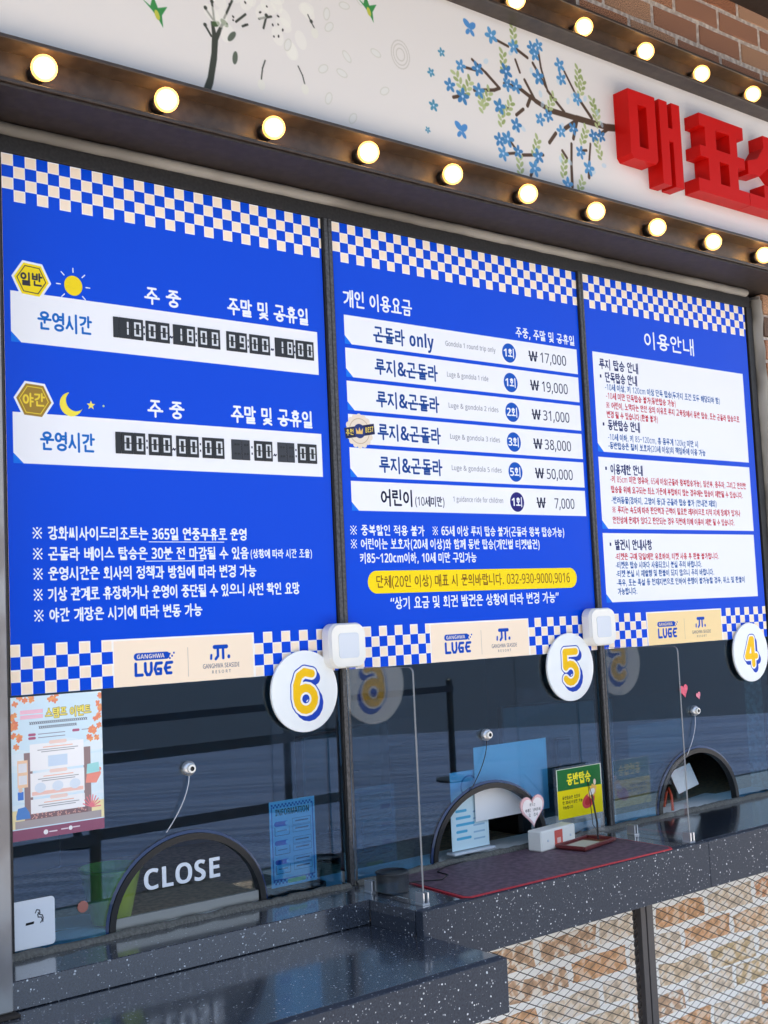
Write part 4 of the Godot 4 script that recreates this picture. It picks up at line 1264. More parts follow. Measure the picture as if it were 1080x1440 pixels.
	tag(part("side_panel", block(Vector3(-1.5, CT - 0.06, -0.06), Vector3(-0.0705, 2.536, -0.002)), M.frame), "dark steel panel left of the grey corner post", "panel")
	var post := thing("corner_post", "tall light grey steel post at the far left edge", "post")
	part("shaft", block(Vector3(-0.165, LT + 0.006, 0.085), Vector3(-0.0655, 2.53, 0.15), 0.0025), M.post, post)
	part("foot_plate", block(Vector3(-0.172, LT, 0.08), Vector3(-0.06, LT + 0.0055, 0.165), 0.001), M.dark_steel, post)

func build_sign() -> void:
	var t := thing("booth_sign", "white illustrated sign with red Korean letters in a brown steel channel frame", "sign")
	part("sign_face", sheet_mesh(-0.5, 3.02 - 268.0 / 640.0, 2.7, 3.02, 0.118, 0.03), printed(sign_print().texture(), 0.4), t)
	for e in [[-1.3, -0.501], [2.701, 3.4]]:
		part("blank_face", block(Vector3(e[0], 2.6, 0.09), Vector3(e[1], 3.02, 0.118)), plain(Color(0.89, 0.87, 0.845), 0.38, 0.0, 0.26), t)
	channel(t, "lower_channel", 2.5365, 2.6195)
	channel(t, "upper_channel", 3.0122, 3.094)
	var z0 := 0.1185
	var z1 := 0.166
	letter(t, "red letter 매", [r4(1.575, 2.892, 1.682, 2.927), r4(1.575, 2.781, 1.611, 2.892), r4(1.646, 2.781, 1.682, 2.892),
		[Vector2(1.575, 2.781), Vector2(1.575, 2.757), Vector2(1.585, 2.746), Vector2(1.672, 2.746), Vector2(1.682, 2.757), Vector2(1.682, 2.781)],
		r4(1.699, 2.702, 1.733, 2.928), r4(1.733, 2.822, 1.7505, 2.858), r4(1.7505, 2.702, 1.785, 2.929)], z0, z1)
	letter(t, "red letter 표", [r4(1.869, 2.896, 2.068, 2.931), r4(1.892, 2.842, 1.9395, 2.896), r4(2.002, 2.842, 2.036, 2.896), r4(1.866, 2.811, 2.068, 2.842),
		r4(1.901, 2.748, 1.95, 2.811), r4(1.992, 2.748, 2.033, 2.811), r4(1.851, 2.712, 2.0805, 2.748)], z0, z1)
	letter(t, "red letter 소, cut by the picture edge", [
		[Vector2(2.165, 2.931), Vector2(2.215, 2.931), Vector2(2.215, 2.895), Vector2(2.25, 2.855), Vector2(2.297, 2.842), Vector2(2.297, 2.803), Vector2(2.24, 2.808), Vector2(2.19, 2.845), Vector2(2.14, 2.808), Vector2(2.083, 2.803), Vector2(2.083, 2.842), Vector2(2.13, 2.855), Vector2(2.165, 2.895)],
		r4(2.083, 2.712, 2.3, 2.748), r4(2.155, 2.748, 2.2, 2.785)], z0, z1)
	# globe bulbs
	var words := ["first", "second", "third", "fourth", "fifth", "sixth", "seventh", "eighth", "ninth", "tenth"]
	var glow := plain(hue(255, 240, 214), 0.3)
	glow.emission_enabled = true
	glow.emission = hue(255, 218, 158)
	glow.emission_energy_multiplier = 2.2
	var glows := []
	for e in [2.4, 1.7, 2.0]:
		var g: StandardMaterial3D = glow.duplicate()
		g.emission_energy_multiplier = e
		glows.append(g)
	var shell := plain(Color(1.0, 0.86, 0.62, 0.5), 0.35)
	shell.transparency = BaseMaterial3D.TRANSPARENCY_ALPHA
	shell.emission_enabled = true
	shell.emission = hue(255, 186, 92)
	shell.emission_energy_multiplier = 0.55
	var spots := []
	for i in 10:
		spots.append([0.0155 + i * 0.2365, 2.5825, "lit globe bulb, %s from the left in the lower sign channel" % words[i]])
	for i in 5:
		spots.append([1.194 + i * 0.2377, 3.0515, "lit globe bulb, %s from the left in the upper sign channel" % words[i]])
	for s in spots:
		var b := thing("globe_bulb", s[2], "bulb", Vector3(s[0], s[1], 0.1215), "globe bulbs along the sign")
		var st := new_st()
		lathe(st, Vector3.ZERO, [[0.0, 0.0], [0.0165, 0.0], [0.0165, 0.013], [0.0135, 0.0165], [0.0, 0.0165]], "z", 20)
		part("socket", st, M.black, b)
		st = new_st()
		var prof := []
		for i in 15:
			var a := lerpf(-1.05, PI / 2, i / 14.0)
			prof.append([cos(a) * 0.0225, 0.036 + sin(a) * 0.0225])
		lathe(st, Vector3.ZERO, prof, "z", 24)
		part("glass_globe", st, shell, b)
		st = new_st()
		prof = []
		for i in 13:
			var a := lerpf(-PI / 2, PI / 2, i / 12.0)
			prof.append([cos(a) * 0.0182, 0.036 + sin(a) * 0.0182])
		lathe(st, Vector3.ZERO, prof, "z", 20)
		part("glowing_core", st, glows[used["globe_bulb"] * 5 % 3], b)
		var l := OmniLight3D.new()
		l.name = "bulb_light"
		b.add_child(l)
		l.position = Vector3(0, 0, 0.036)
		l.light_color = hue(255, 206, 140)
		l.light_energy = 0.003
		l.light_size = 0.02
		l.omni_range = 8.0
		l.omni_attenuation = 2.0
		l.shadow_enabled = true

func build_windows() -> void:
	window("left service window with its arched opening closed by a CLOSE panel", -0.001, 0.7105, 0.341, 0.166)
	window("middle service window with arched opening behind the red mat", 0.7375, 1.5245, 1.128, 0.178)
	window("right service window with two pink hearts above its arched opening", 1.5475, 2.2695, 1.902, 0.170)
	var b := board("opening_hours_board", "blue board of opening hours with sun and moon, number tiles in white strips", 0.0, board_hours())
	digits(b, [[9.62, 10.15, "|"], [10.15, 11.3, "1"], [11.3, 12.5, "0"], [12.72, 13.9, "0"], [13.9, 15.1, "0"], [15.42, 16.55, "1"], [16.55, 17.7, "8"], [17.95, 19.1, "0"], [19.1, 20.3, "0"], [20.95, 22.1, "0"], [22.1, 23.2, "9"], [23.45, 24.55, "0"], [24.55, 25.75, "0"], [26.3, 27.45, "1"], [27.45, 28.5, "8"], [28.68, 29.75, "0"], [29.75, 30.82, "0"]], 12.55, 14.36, 0.0)
	digits(b, [[9.55, 10.1, "|"], [10.1, 11.25, "0"], [11.25, 12.4, "0"], [12.7, 13.85, "0"], [13.85, 15.0, "0"], [15.4, 16.55, "0"], [16.55, 17.7, "0"], [18.05, 19.2, "0"], [19.2, 20.35, "0"], [21.1, 22.2, "_"], [22.2, 23.1, "_"], [23.55, 24.6, "0"], [24.6, 25.6, "0"], [26.15, 27.2, "_"], [27.2, 28.1, "_"], [28.45, 29.55, "0"], [29.55, 30.7, "0"]], 22.57, 24.43, 0.0)
	board("price_board", "blue price board with six white fare rows and a yellow strip", 0.739, board_prices())
	board("notice_board", "blue notice board with three white boxes of small red and blue text", 1.551, board_notice())
	# numbered badges
	for e in [[6, 0.614, 1.474, "round white badge with yellow number 6 over the CLOSE window"], [5, 1.411, 1.4745, "round white badge with yellow number 5 over the red edged mat"], [4, 2.163, 1.4705, "round white badge with yellow number 4, at the right edge"]]:
		var o := part("number_badge", sheet_mesh(e[1] - 0.0825, e[2] - 0.0825, e[1] + 0.0825, e[2] + 0.0825, 0.0105, 0.005, 0.0824), printed(digit_print(e[0]).texture(), 0.3))
		tag(o, e[3], "badge", "numbered badges over the windows")
	# rounded white units on the mullions
	for e in [[0.7105, 1.562, "rounded white plastic unit between the badge 6 and the price board"], [1.511, 1.5685, "rounded white plastic unit beside badge 5 under the notice board"]]:
		var t := thing("wall_unit", e[2], "call unit", Vector3(e[0], e[1], 0.008), "white units on the mullions")
		for q in [["housing", 0.0465, 0.0, 0.022, 0.022, "w"], ["front_cover", 0.0435, 0.022, 0.03, 0.021, "w"], ["lens", 0.026, 0.03, 0.0312, 0.007, "l"]]:
			var pts := PackedVector2Array()
			var w: float = q[1]
			var rr: float = q[4]
			for c in [[w - rr, w - rr, 0], [-w + rr, w - rr, 1], [-w + rr, -w + rr, 2], [w - rr, -w + rr, 3]]:
				for i in 8:
					var a: float = (c[2] + i / 7.0) * PI / 2
					pts.append(Vector2(c[0] + cos(a) * rr, c[1] + sin(a) * rr))
			var st := new_st()
			extrude(st, pts, q[2], q[3])
			if q[0] == "housing":
				var in_ := PackedVector2Array()
				for p in pts:
					in_.append(p * 0.93)
				for i in pts.size():
					var j := (i + 1) % pts.size()
					quad(st, Vector3(pts[i].x, pts[i].y, 0.022), Vector3(pts[j].x, pts[j].y, 0.022), Vector3(in_[j].x, in_[j].y, 0.0285), Vector3(in_[i].x, in_[i].y, 0.0285), Vector3(pts[i].x, pts[i].y, 0.04).normalized())
			part(q[0], st, M.lens if q[5] == "l" else M.white_plastic, t)
	# acrylic screens across the counter
	for e in [[0.705, "clear acrylic screen on clips between the left sill and the red mat", 0.035, 0.247], [1.502, "clear acrylic screen on clips at the right end of the red mat", 0.048, 0.266]]:
		var t := thing("acrylic_screen", e[1], "screen", Vector3.ZERO, "clear screens across the counter")
		var pts := PackedVector2Array([Vector2(-e[2], CT + 0.005), Vector2(-e[3], CT + 0.005)])
		for i in 7:
			var a := PI - i / 6.0 * PI / 2
			pts.append(Vector2(-e[3] + 0.012 + cos(a) * 0.012, 1.506 + sin(a) * 0.012))
		pts.append(Vector2(-e[2], 1.518))
		var st := new_st()
		var x: float = e[0]
		var ids := Geometry2D.triangulate_polygon(pts)
		for i in range(0, ids.size(), 3):
			for f in [-0.002, 0.002]:
				tri(st, Vector3(x + f, pts[ids[i]].y, -pts[ids[i]].x), Vector3(x + f, pts[ids[i + 1]].y, -pts[ids[i + 1]].x), Vector3(x + f, pts[ids[i + 2]].y, -pts[ids[i + 2]].x), Vector3(signf(f), 0, 0))
		part("sheet", st, M.acrylic, t)
		st = new_st()
		for i in range(1, pts.size() - 1):
			var p := pts[i]
			var q := pts[i + 1]
			var d := (q - p).normalized()
			var n := Vector2(d.y, -d.x)
			if Geometry2D.is_point_in_polygon((p + q) / 2 + n * 1e-4, pts):
				n = -n
			quad(st, Vector3(x - 0.0021, p.y, -p.x), Vector3(x - 0.0021, q.y, -q.x), Vector3(x + 0.0021, q.y, -q.x), Vector3(x + 0.0021, p.y, -p.x), Vector3(0, n.y, -n.x))
			var p2 := p - n * 0.0007
			var q2 := q - n * 0.0007
			quad(st, Vector3(x - 0.0021, p.y, -p.x), Vector3(x - 0.0021, q.y, -q.x), Vector3(x - 0.0021, q2.y, -q2.x), Vector3(x - 0.0021, p2.y, -p2.x), Vector3(-1, 0, 0))
		part("sawn_edge", st, M.sawn, t)
		clip(t, x, e[2] + 0.05)
		clip(t, x, e[3] - 0.004)
	# microphones with their leads
	for e in [[0.345, 1.348, 0.293, 1.236, "small silver microphone disc above the CLOSE panel", M.silver_wire], [1.125, 1.337, 1.055, 1.206, "small silver microphone disc above the big paper sheet", M.black], [1.902, 1.327, 1.853, 1.21, "small silver microphone disc below the pink hearts", M.silver_wire]]:
		var t := thing("microphone", e[4], "microphone", Vector3(e[0], e[1], -0.0035), "microphones on the glass")
		var st := new_st()
		lathe(st, Vector3.ZERO, [[0.0138, 0.0], [0.0138, 0.006], [0.012, 0.0095], [0.0085, 0.011]], "z", 24)
		part("body", st, M.silver, t)
		st = new_st()
		lathe(st, Vector3.ZERO, [[0.0085, 0.011], [0.0082, 0.0165], [0.0072, 0.0172], [0.0045, 0.0172]], "z", 20)
		part("nozzle", st, M.white_plastic, t)
		st = new_st()
		lathe(st, Vector3.ZERO, [[0.0045, 0.0172], [0.004, 0.013], [0.0, 0.013]], "z", 16)
		part("hole", st, M.black, t)
		st = new_st()
		var run := []
		for i in 13:
			var u := i / 12.0
			run.append(Vector3(lerpf(0.0, e[2] - e[0], pow(u, 1.6)), lerpf(-0.012, e[3] - e[1], u), 0.004 + 0.003 * sin(u * 3.0)))
		tube(st, run, 0.0011, 5)
		part("lead", st, M.black if e[5] == M.black else M.silver, t)

func build_counters() -> void:
	var t := thing("window_sill", "narrow speckled granite sill under the left window", "sill")
	part("slab", block(Vector3(-0.062, LT + 0.001, 0.012), Vector3(0.664, CT, 0.131), 0.0012), M.granite, t)
	t = thing("lower_ledge", "deep speckled granite ledge stepping down before the left window", "ledge")
	part("slab", block(Vector3(-0.9, LT - 0.02, 0.06), Vector3(0.679, LT, 0.4738), 0.0003), M.granite, t)
	part("front_panel", block(Vector3(-0.9, 0.927, 0.474), Vector3(0.679, LT, 0.4955), 0.0012), M.granite_face, t)
	part("end_panel", block(Vector3(0.657, 0.927, 0.06), Vector3(0.6785, LT - 0.0202, 0.4735), 0.001), M.granite_face, t)
	part("underside", block(Vector3(-0.9, 0.93, 0.02), Vector3(0.6565, 0.945, 0.4735)), M.granite_face, t)
	t = thing("service_counter", "long dark speckled granite counter under the middle and right windows", "counter")
	part("slab", block(Vector3(0.6645, CT - 0.02, 0.012), Vector3(3.5, CT, 0.2658), 0.0003), M.granite, t)
	part("front_panel", block(Vector3(0.667, 0.961, 0.266), Vector3(1.541, CT, 0.2875), 0.0011), M.granite_face, t)
	part("front_panel", block(Vector3(1.5425, 0.961, 0.266), Vector3(2.6, CT, 0.2875), 0.0011), M.granite_face, t)
	part("front_panel", block(Vector3(2.6015, 0.961, 0.266), Vector3(3.5, CT, 0.2875), 0.0011), M.granite_face, t)
	part("end_panel", block(Vector3(0.6645, LT, 0.132), Vector3(0.6665, CT - 0.0202, 0.2658)), M.granite_face, t)
	part("underside", block(Vector3(0.68, 0.962, 0.02), Vector3(3.5, 0.972, 0.2655)), M.granite_face, t)
	# rough joint between glass and stone
	rng.seed = 14
	for e in [[-0.06, 0.72, "crumbly grey mortar joint between the left glass and the sill"], [0.73, 2.35, "crumbly grey mortar joint behind the service counter"]]:
		var st := new_st()
		var run := []
		var x: float = e[0]
		while x < e[1]:
			run.append(Vector3(x, CT - 0.001 + rng.randf_range(-0.002, 0.002), 0.006 + rng.randf_range(-0.002, 0.003)))
			x += 0.016
		tube(st, run, 0.011, 8)
		tag(part("joint", st, M.caulk), e[2], "joint", "joints under the glass")
	# steel frame and wire mesh under the counter
	for e in [[1.372, "dark steel upright under the counter between the two mesh panels"], [0.30, "dark steel upright under the lower ledge"], [2.55, "dark steel upright under the counter, off to the right"]]:
		if e[0] < 1.0 or e[0] > 2.0:
			continue
		var p := thing("mesh_upright", e[1], "post")
		part("bar", block(Vector3(e[0] + 0.002, 0.0, 0.19), Vector3(e[0] + 0.019, 0.9605, 0.215), 0.001), M.dark_post, p)
		part("bar", block(Vector3(e[0] + 0.0205, 0.0, 0.19), Vector3(e[0] + 0.042, 0.9605, 0.217), 0.001), M.dark_post, p)
	for e in [[0.2, 1.372, "dark diamond wire mesh panel left of the steel upright", 1], [1.414, 3.45, "dark diamond wire mesh panel right of the steel upright", 2]]:
		var p := thing("wire_mesh", e[2], "mesh panel", Vector3.ZERO, "mesh panels under the counter")
		var d := 0.0195
		var m := 0.46
		for fam in 2:
			var st := new_st()
			var sl: float = -m if fam == 0 else m
			var c := -3.0
			while c < 3.5:
				# the line y = sl * x + c clipped to the panel
				var xs := []
				for xx in [e[0], e[1], (0.3 - c) / sl, (0.958 - c) / sl]:
					var yy: float = sl * xx + c
					if xx >= e[0] - 1e-6 and xx <= e[1] + 1e-6 and yy >= 0.3 - 1e-6 and yy <= 0.958 + 1e-6:
						xs.append(xx)
				if xs.size() >= 2:
					xs.sort()
					if xs[-1] - xs[0] > 0.005:
						var z := 0.2035 if fam == 0 else 0.2015
						tube(st, [Vector3(xs[0], sl * xs[0] + c, z), Vector3(xs[-1], sl * xs[-1] + c, z)], 0.00112 if fam == 0 else 0.00065, 5)
				c += d
			var o := part("wires", st, M.wire if fam == 0 else M.thin_wire, p)
			o.set_meta("kind", "stuff")
		if e[3] == 1:
			var st := new_st()
			for i in 33:
				var y := 0.31 + i * 0.0195
				var q := []
				for k in 9:
					var a := TAU * k / 8.0
					q.append(Vector3(1.3655 + cos(a) * 0.0055, y + sin(a) * 0.0085, 0.2025 + 0.002 * sin(a)))
				tube(st, q, 0.0016, 5)
			var o := part("selvage_loops", st, M.wire, p)
			o.set_meta("kind", "stuff")

func build_small_things() -> void:
	# on the left glass
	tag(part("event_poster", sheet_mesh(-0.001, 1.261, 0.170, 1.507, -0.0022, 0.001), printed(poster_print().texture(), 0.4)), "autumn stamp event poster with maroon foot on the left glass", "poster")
	tag(part("smoking_sticker", sheet_mesh(-0.010, 1.078, 0.072, 1.1595, -0.0022, 0.001, 0.007), printed(smoke_print().texture(), 0.35)), "white square sticker with a cigarette drawing at the lower left", "sticker")
	var st := new_st()
	lathe(st, Vector3(0.125, 1.130, -0.0034), [[0.0, 0.0012], [0.0095, 0.0012], [0.0105, 0.0006], [0.0105, 0.0]], "z", 10)
	tag(part("round_sticker", st, grained(plain(hue(176, 110, 96), 0.6), null, 1.0)), "small reddish round sticker on the glass right of the cigarette sticker", "sticker")
	for e in [[1.866, 1.382, 0.034, 0.034, hue(226, 90, 116), "larger pink heart sticker on the right window", 0.2], [1.927, 1.365, 0.019, 0.02, hue(228, 130, 150), "smaller pink heart sticker on the right window", 0.3]]:
		st = new_st()
		extrude(st, heart(e[0], e[1], e[2], e[3], e[6]), -0.0034, -0.0024)
		tag(part("heart_sticker", st, plain(e[4], 0.5)), e[5], "sticker", "heart stickers")
	# the panel that closes the left opening
	var t := thing("close_panel", "clear panel with white CLOSE lettering shut across the left arched opening", "panel")
	st = new_st()
	var arch := arch_points(0.341, CT + 0.008, 0.162, 0.148)
	for i in range(1, arch.size() - 1):
		tri(st, Vector3(arch[0].x, arch[0].y, -0.006), Vector3(arch[i].x, arch[i].y, -0.006), Vector3(arch[i + 1].x, arch[i + 1].y, -0.006), Vector3(0, 0, 1))
	part("clear_sheet", st, M.clear, t)
	var tm := TextMesh.new()
	var f := SystemFont.new()
	f.font_names = PackedStringArray(["Droid Sans"])
	f.font_weight = 700
	tm.font = f
	tm.text = "CLOSE"
	tm.font_size = 64
	tm.pixel_size = 0.049 / 64.0
	tm.depth = 0.0008
	var tx := part("lettering", tm, plain(hue(244, 246, 248), 0.5), t, Vector3(0.328, 1.1535, -0.0052))
	tx.scale = Vector3(1.14, 1.06, 1.0)
	part("metal_strip", block(Vector3(0.186, CT + 0.009, -0.0055), Vector3(0.494, 1.096, -0.0025), 0.0005), plain(hue(150, 152, 150), 0.3, 0.6), t)
	# inside the left window
	t = thing("information_stand", "cyan INFORMATION leaflet in a clear stand behind the left glass", "leaflet")
	part("leaflet", sheet_mesh(0.541, 1.086, 0.653, 1.256, -0.03, 0.001), printed(info_print().texture(), 0.6), t)
	part("base", block(Vector3(0.53, CT + 0.004, -0.06), Vector3(0.668, CT + 0.016, -0.018), 0.002), M.black, t)
	t = thing("green_basket", "small green plastic basket behind the left glass", "basket", Vector3(0.236, 1.062, -0.12))
	st = new_st()
	lathe(st, Vector3.ZERO, [[0.0, 0.003], [0.036, 0.003], [0.058, 0.1], [0.062, 0.1], [0.062, 0.106], [0.056, 0.106], [0.036, 0.008], [0.0, 0.008]], "y", 20)
	part("bowl", st, plain(hue(156, 180, 44), 0.5), t)
	structure("desk", block(Vector3(-1.3, 1.03, -0.75), Vector3(3.5, 1.056, -0.024), 0.002), M.wood)
	# inside the middle window
	tag(part("paper_sheet", block(Vector3(1.107, 1.139, -0.0305), Vector3(1.348, 1.3075, -0.03)), M.white_paper), "large white sheet hung behind the middle glass, looking sky blue", "sheet")
	t = thing("leaflet_holder", "pale blue leaflet in a clear holder inside the middle opening", "leaflet")
	var cv := Canvas.new(128, 190, Color(0.82, 0.92, 0.95), 128.0)
	cv.ring(Vector2(0.5, 0.3), 0.22, 0.2, 0.03, Color(0.35, 0.6, 0.75))
	for i in 5:
		cv.stroke([Vector2(0.15, 0.75 + i * 0.13), Vector2(0.4 + 0.1 * (i % 3), 0.75 + i * 0.13)], 0.05, Color(0.35, 0.7, 0.85))
		cv.stroke([Vector2(0.6, 0.8 + i * 0.13), Vector2(0.88, 0.8 + i * 0.13)], 0.03, Color(0.6, 0.75, 0.85))
	part("leaflet", sheet_mesh(1.036, 1.081, 1.152, 1.257, -0.036, 0.001), printed(cv.texture(), 0.6), t)
	part("base", block(Vector3(1.03, CT + 0.007, -0.05), Vector3(1.158, CT + 0.0125, -0.022), 0.001), M.lens, t)
	# on the service counter
	t = thing("counter_mat", "dark plum counter mat with red edge on the granite", "mat")
	st = new_st()
	extrude(st, PackedVector2Array([Vector2(0.801, -0.278), Vector2(1.412, -0.285), Vector2(1.426, -0.27), Vector2(1.441, -0.03), Vector2(0.812, -0.024), Vector2(0.79, -0.262)]), CT + 0.0005, CT + 0.0025)
	var o := part("edge", st, plain(hue(196, 48, 60), 0.5), t)
	o.rotation.x = -PI / 2
	st = new_st()
	extrude(st, PackedVector2Array([Vector2(0.803, -0.272), Vector2(1.408, -0.279), Vector2(1.419, -0.267), Vector2(1.434, -0.033), Vector2(0.816, -0.027), Vector2(0.796, -0.262)]), CT + 0.0026, CT + 0.0036)
	o = part("pad", st, grained(plain(hue(116, 92, 106), 0.62), M.fine, 2.0), t)
	o.rotation.x = -PI / 2
	t = thing("ashtray_cup", "low round black ribbed cup on the counter corner", "cup", Vector3(0.742, CT, 0.112))
	st = new_st()
	var prof := [[0.0, 0.0], [0.031, 0.0], [0.0325, 0.002]]
	for i in 6:
		prof.append([0.0335, 0.004 + i * 0.0055])
		prof.append([0.0323, 0.0065 + i * 0.0055])
	prof += [[0.034, 0.037], [0.0343, 0.040], [0.031, 0.041], [0.029, 0.037], [0.0, 0.036]]
	lathe(st, Vector3.ZERO, prof, "y", 36)
	part("body", st, plain(hue(44, 46, 52), 0.35), t)
	t = thing("call_box", "white plastic box with a red label on the mat", "box")
	var turn := Node3D.new()
	o = part("case", block(Vector3(-0.066, 0.0, -0.02), Vector3(0.066, 0.046, 0.02), 0.003), M.white_plastic, t, Vector3(1.258, CT + 0.0037, 0.062))
	o.rotation.y = 0.12
	var o2 := part("red_label", block(Vector3(-0.016, 0.006, 0.0201), Vector3(0.014, 0.041, 0.0208)), plain(hue(214, 92, 80), 0.5), t, Vector3(1.258, CT + 0.0037, 0.062))
	o2.rotation.y = 0.12
	o2 = part("label_badge", block(Vector3(-0.008, 0.012, 0.0209), Vector3(0.006, 0.024, 0.0214)), plain(hue(236, 196, 186), 0.5), t, Vector3(1.258, CT + 0.0037, 0.062))
	o2.rotation.y = 0.12
	for e in [-0.045, 0.042]:
		o2 = part("button", block(Vector3(e, 0.02, 0.0201), Vector3(e + 0.005, 0.025, 0.0222), 0.0008), M.lens, t, Vector3(1.258, CT + 0.0037, 0.062))
		o2.rotation.y = 0.12
	turn.free()
	t = thing("heart_sign", "pink rimmed white heart sign behind the white box", "sign")
	st = new_st()
	extrude(st, heart(1.2255, 1.1535, 0.078, 0.072, 0.05), 0.034, 0.0375)
	part("rim", st, plain(hue(232, 186, 186), 0.5), t)
	st = new_st()
	extrude(st, heart(1.2255, 1.1535, 0.066, 0.060, 0.05), 0.0376, 0.0384)
	o = part("face", st, plain(hue(244, 236, 232), 0.5), t)
	for e in [["카드는", 1.214, 1.235, 1.169], ["아래로 넣어주세", 1.200, 1.250, 1.157], ["요 감사", 1.210, 1.242, 1.146]]:
		st = new_st()
		var n: int = e[0].length()
		for i in n:
			if e[0][i] == " ":
				continue
			for l in syllable(e[0].unicode_at(i)):
				for j in l.size() - 1:
					var w: float = (e[2] - e[1]) / n
					tube(st, [Vector3(e[1] + (i + l[j].x * 0.85) * w, e[3] + (0.5 - l[j].y) * 0.008, 0.0385), Vector3(e[1] + (i + l[j + 1].x * 0.85) * w, e[3] + (0.5 - l[j + 1].y) * 0.008, 0.0385)], 0.0004, 4)
		part("lettering", st, plain(hue(90, 84, 84), 0.6), t)
	part("stem", block(Vector3(1.221, CT + 0.0037, 0.0345), Vector3(1.229, 1.13, 0.037)), M.clear_edge, t)
	t = thing("signature_tray", "flat dark red tray with a pale slip on the mat", "tray", Vector3(1.318, CT + 0.0037, 0.112))
	t.rotation.y = 0.2
	st = new_st()
	box(st, Vector3(-0.066, 0.0, -0.036), Vector3(0.066, 0.005, 0.036), 0.002)
	for e in [[-0.07, -0.04, 0.07, -0.034], [-0.07, 0.034, 0.07, 0.04], [-0.07, -0.034, -0.064, 0.034], [0.064, -0.034, 0.07, 0.034]]:
		box(st, Vector3(e[0], 0.003, e[1]), Vector3(e[2], 0.011, e[3]), 0.0015)
	part("tray", st, plain(hue(110, 44, 44), 0.35), t)
	part("slip", block(Vector3(-0.05, 0.0052, -0.026), Vector3(0.03, 0.0058, 0.024)), plain(hue(206, 202, 184), 0.6), t)
	t = thing("stylus", "thin black stylus standing upright from the tray on its lead", "pen")
	st = new_st()
	tube(st, [Vector3(1.356, CT + 0.012, 0.116), Vector3(1.358, CT + 0.05, 0.114), Vector3(1.352, CT + 0.115, 0.108)], 0.0022, 8)
	part("barrel", st, M.black, t)
	st = new_st()
	tube(st, [Vector3(1.352, CT + 0.115, 0.108), Vector3(1.347, CT + 0.15, 0.1), Vector3(1.375, CT + 0.11, 0.08), Vector3(1.42, CT + 0.03, 0.045), Vector3(1.45, CT + 0.01, 0.03)], 0.0009, 5)
	part("lead", st, M.black, t)
	t = thing("ride_notice", "green and yellow notice in a clear frame beside the mullion", "notice")
	part("card", sheet_mesh(1.329, 1.117, 1.488, 1.234, 0.02, 0.001), printed(ride_print().texture(), 0.35), t)
	part("clear_frame", block(Vector3(1.322, CT + 0.004, 0.0155), Vector3(1.494, 1.238, 0.0185)), M.clear, t)
	part("base", block(Vector3(1.34, CT, 0.008), Vector3(1.47, CT + 0.0035, 0.045)), M.clear_edge, t)
	t = thing("table_lead", "thin black lead lying across the left end of the mat", "cable")
	st = new_st()
	tube(st, [Vector3(0.80, CT + 0.005, 0.09), Vector3(0.86, CT + 0.005, 0.125), Vector3(0.9, CT + 0.005, 0.1), Vector3(0.905, CT + 0.005, 0.06), Vector3(0.95, CT + 0.005, 0.035), Vector3(1.02, CT + 0.005, 0.022)], 0.0013, 5)
	part("cord", st, M.black, t)
	for e in [[0.94, -0.3, 0.35, "dark monitor seen from behind inside the middle window"], [1.72, -0.34, -0.2, "dark monitor seen from behind inside the right window"], [0.08, -0.36, 0.3, "dark monitor seen from behind the event poster"]]:
		t = thing("monitor", e[3], "monitor", Vector3(e[0], 1.056, e[1]), "monitors on the desk")
		t.rotation.y = e[2]
		part("panel", block(Vector3(-0.19, 0.07, -0.015), Vector3(0.19, 0.3, 0.012), 0.004), M.black, t)
		part("neck", block(Vector3(-0.025, 0.008, 0.0125), Vector3(0.025, 0.2, 0.03), 0.003), M.gasket, t)
		part("foot", block(Vector3(-0.09, 0.0, -0.05), Vector3(0.09, 0.008, 0.07), 0.003), M.gasket, t)
	t = thing("receipt_printer", "grey receipt printer on the desk right of the paper sheet", "printer", Vector3(1.44, 1.056, -0.22))
	part("case", block(Vector3(-0.07, 0.0, -0.07), Vector3(0.07, 0.11, 0.07), 0.008), M.gasket, t)
	part("paper_roll", block(Vector3(-0.035, 0.1101, 0.0), Vector3(0.035, 0.15, 0.001)), M.white_paper, t)
	for e in [[0.86, -0.07, 0.5, 0.1, "loose white paper lying inside the middle window, left of its opening"], [0.16, -0.22, -0.3, 0.13, "loose white paper lying behind the green basket"], [2.08, -0.12, 0.2, 0.11, "loose white paper lying right of the right opening"]]:
		var pp := part("loose_paper", block(Vector3(-e[3], 0.0, -0.05), Vector3(e[3], 0.0015, 0.05)), M.white_paper)
		pp.position = Vector3(e[0], 1.0565, e[1])
		pp.rotation.y = e[2]
		tag(pp, e[4], "paper", "papers on the desk")
	# inside the right window
	o = part("note_card", block(Vector3(-0.055, 0.0, 0.0), Vector3(0.055, 0.062, 0.001)), M.white_paper)
	o.position = Vector3(1.96, 1.105, -0.08)
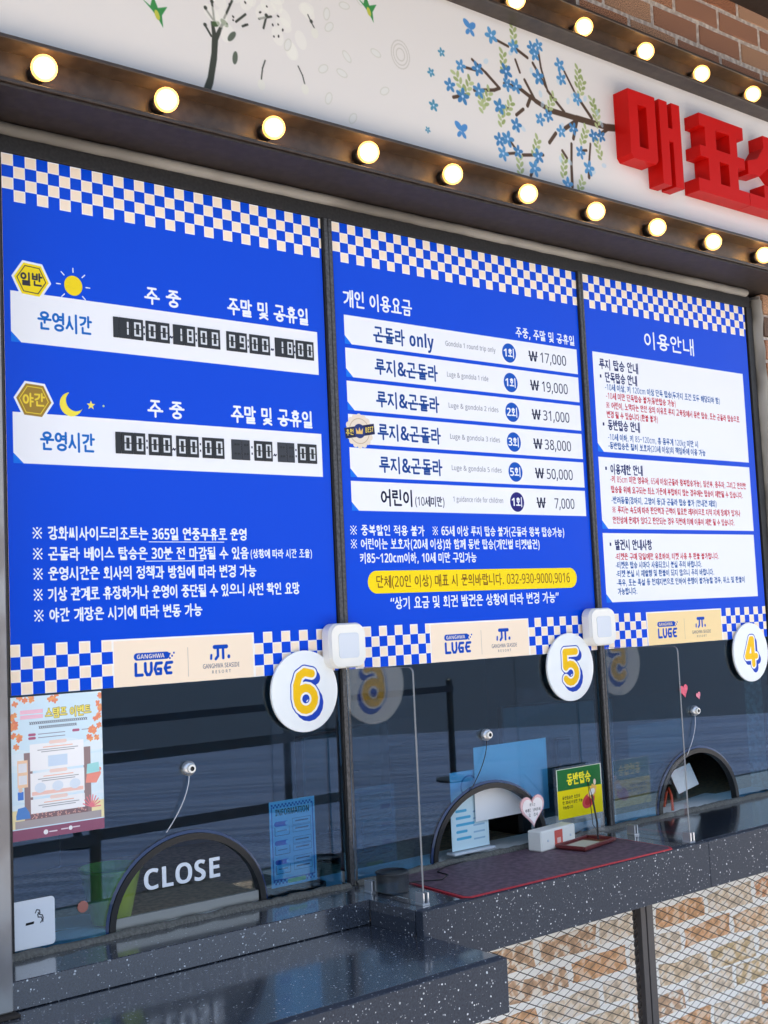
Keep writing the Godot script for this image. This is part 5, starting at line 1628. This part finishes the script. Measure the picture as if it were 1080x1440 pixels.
	o.rotation = Vector3(-0.35, 0.1, 0.12)
	tag(o, "white picture card leaning inside the right opening", "card")
	st = new_st()
	tube(st, [Vector3(1.86, 1.062, -0.06), Vector3(1.87, 1.1, -0.07), Vector3(1.885, 1.115, -0.09), Vector3(1.9, 1.1, -0.11), Vector3(1.9, 1.062, -0.12)], 0.004, 8)
	tag(part("tape_ring", st, plain(hue(220, 84, 50), 0.5)), "orange ring standing inside the right opening", "ring")

func build_surroundings() -> void:
	# what the glass mirrors: the queue barriers on the deck and the low rise beyond
	var hill := new_st()
	var prev := []
	for i in 41:
		var x := -90.0 + i * 4.5
		var h := 5.0 + 2.5 * sin(i * 0.5) + 1.5 * sin(i * 1.3 + 1)
		var cur := [Vector3(x, -0.1, 78), Vector3(x, h * 0.6, 82), Vector3(x, h, 88), Vector3(x, -0.1, 96)]
		if prev:
			for k in 3:
				quad(hill, prev[k], cur[k], cur[k + 1], prev[k + 1])
		prev = cur
	structure("hills", hill, plain(hue(74, 92, 60), 0.9))
	var k := 0
	for e in [[0.4, 4.2], [2.2, 4.3], [4.0, 4.4], [1.2, 6.6], [3.2, 6.7], [5.2, 6.8], [7.2, 6.9]]:
		var t := thing("queue_barrier", "black queue barrier post on the deck, %s of the %s row" % [["first", "second", "third", "first", "second", "third", "fourth"][k], "nearer" if k < 3 else "farther"], "barrier", Vector3(e[0], 0, e[1]), "queue barriers on the deck")
		var st := new_st()
		lathe(st, Vector3.ZERO, [[0.0, 0.0], [0.17, 0.0], [0.17, 0.02], [0.05, 0.035], [0.032, 0.05], [0.032, 0.95], [0.036, 0.97], [0.0, 0.99]], "y", 20)
		part("post", st, M.black, t)
		if k != 2 and k != 6:
			part("belt", block(Vector3(0.035, 0.86, -0.002), Vector3(1.77 if k < 2 else 1.965, 0.92, 0.002)), M.belt, t)
			if k < 3:
				part("belt", block(Vector3(0.035, 0.45, -0.002), Vector3(1.77 if k < 2 else 1.965, 0.51, 0.002)), M.belt, t)
		k += 1
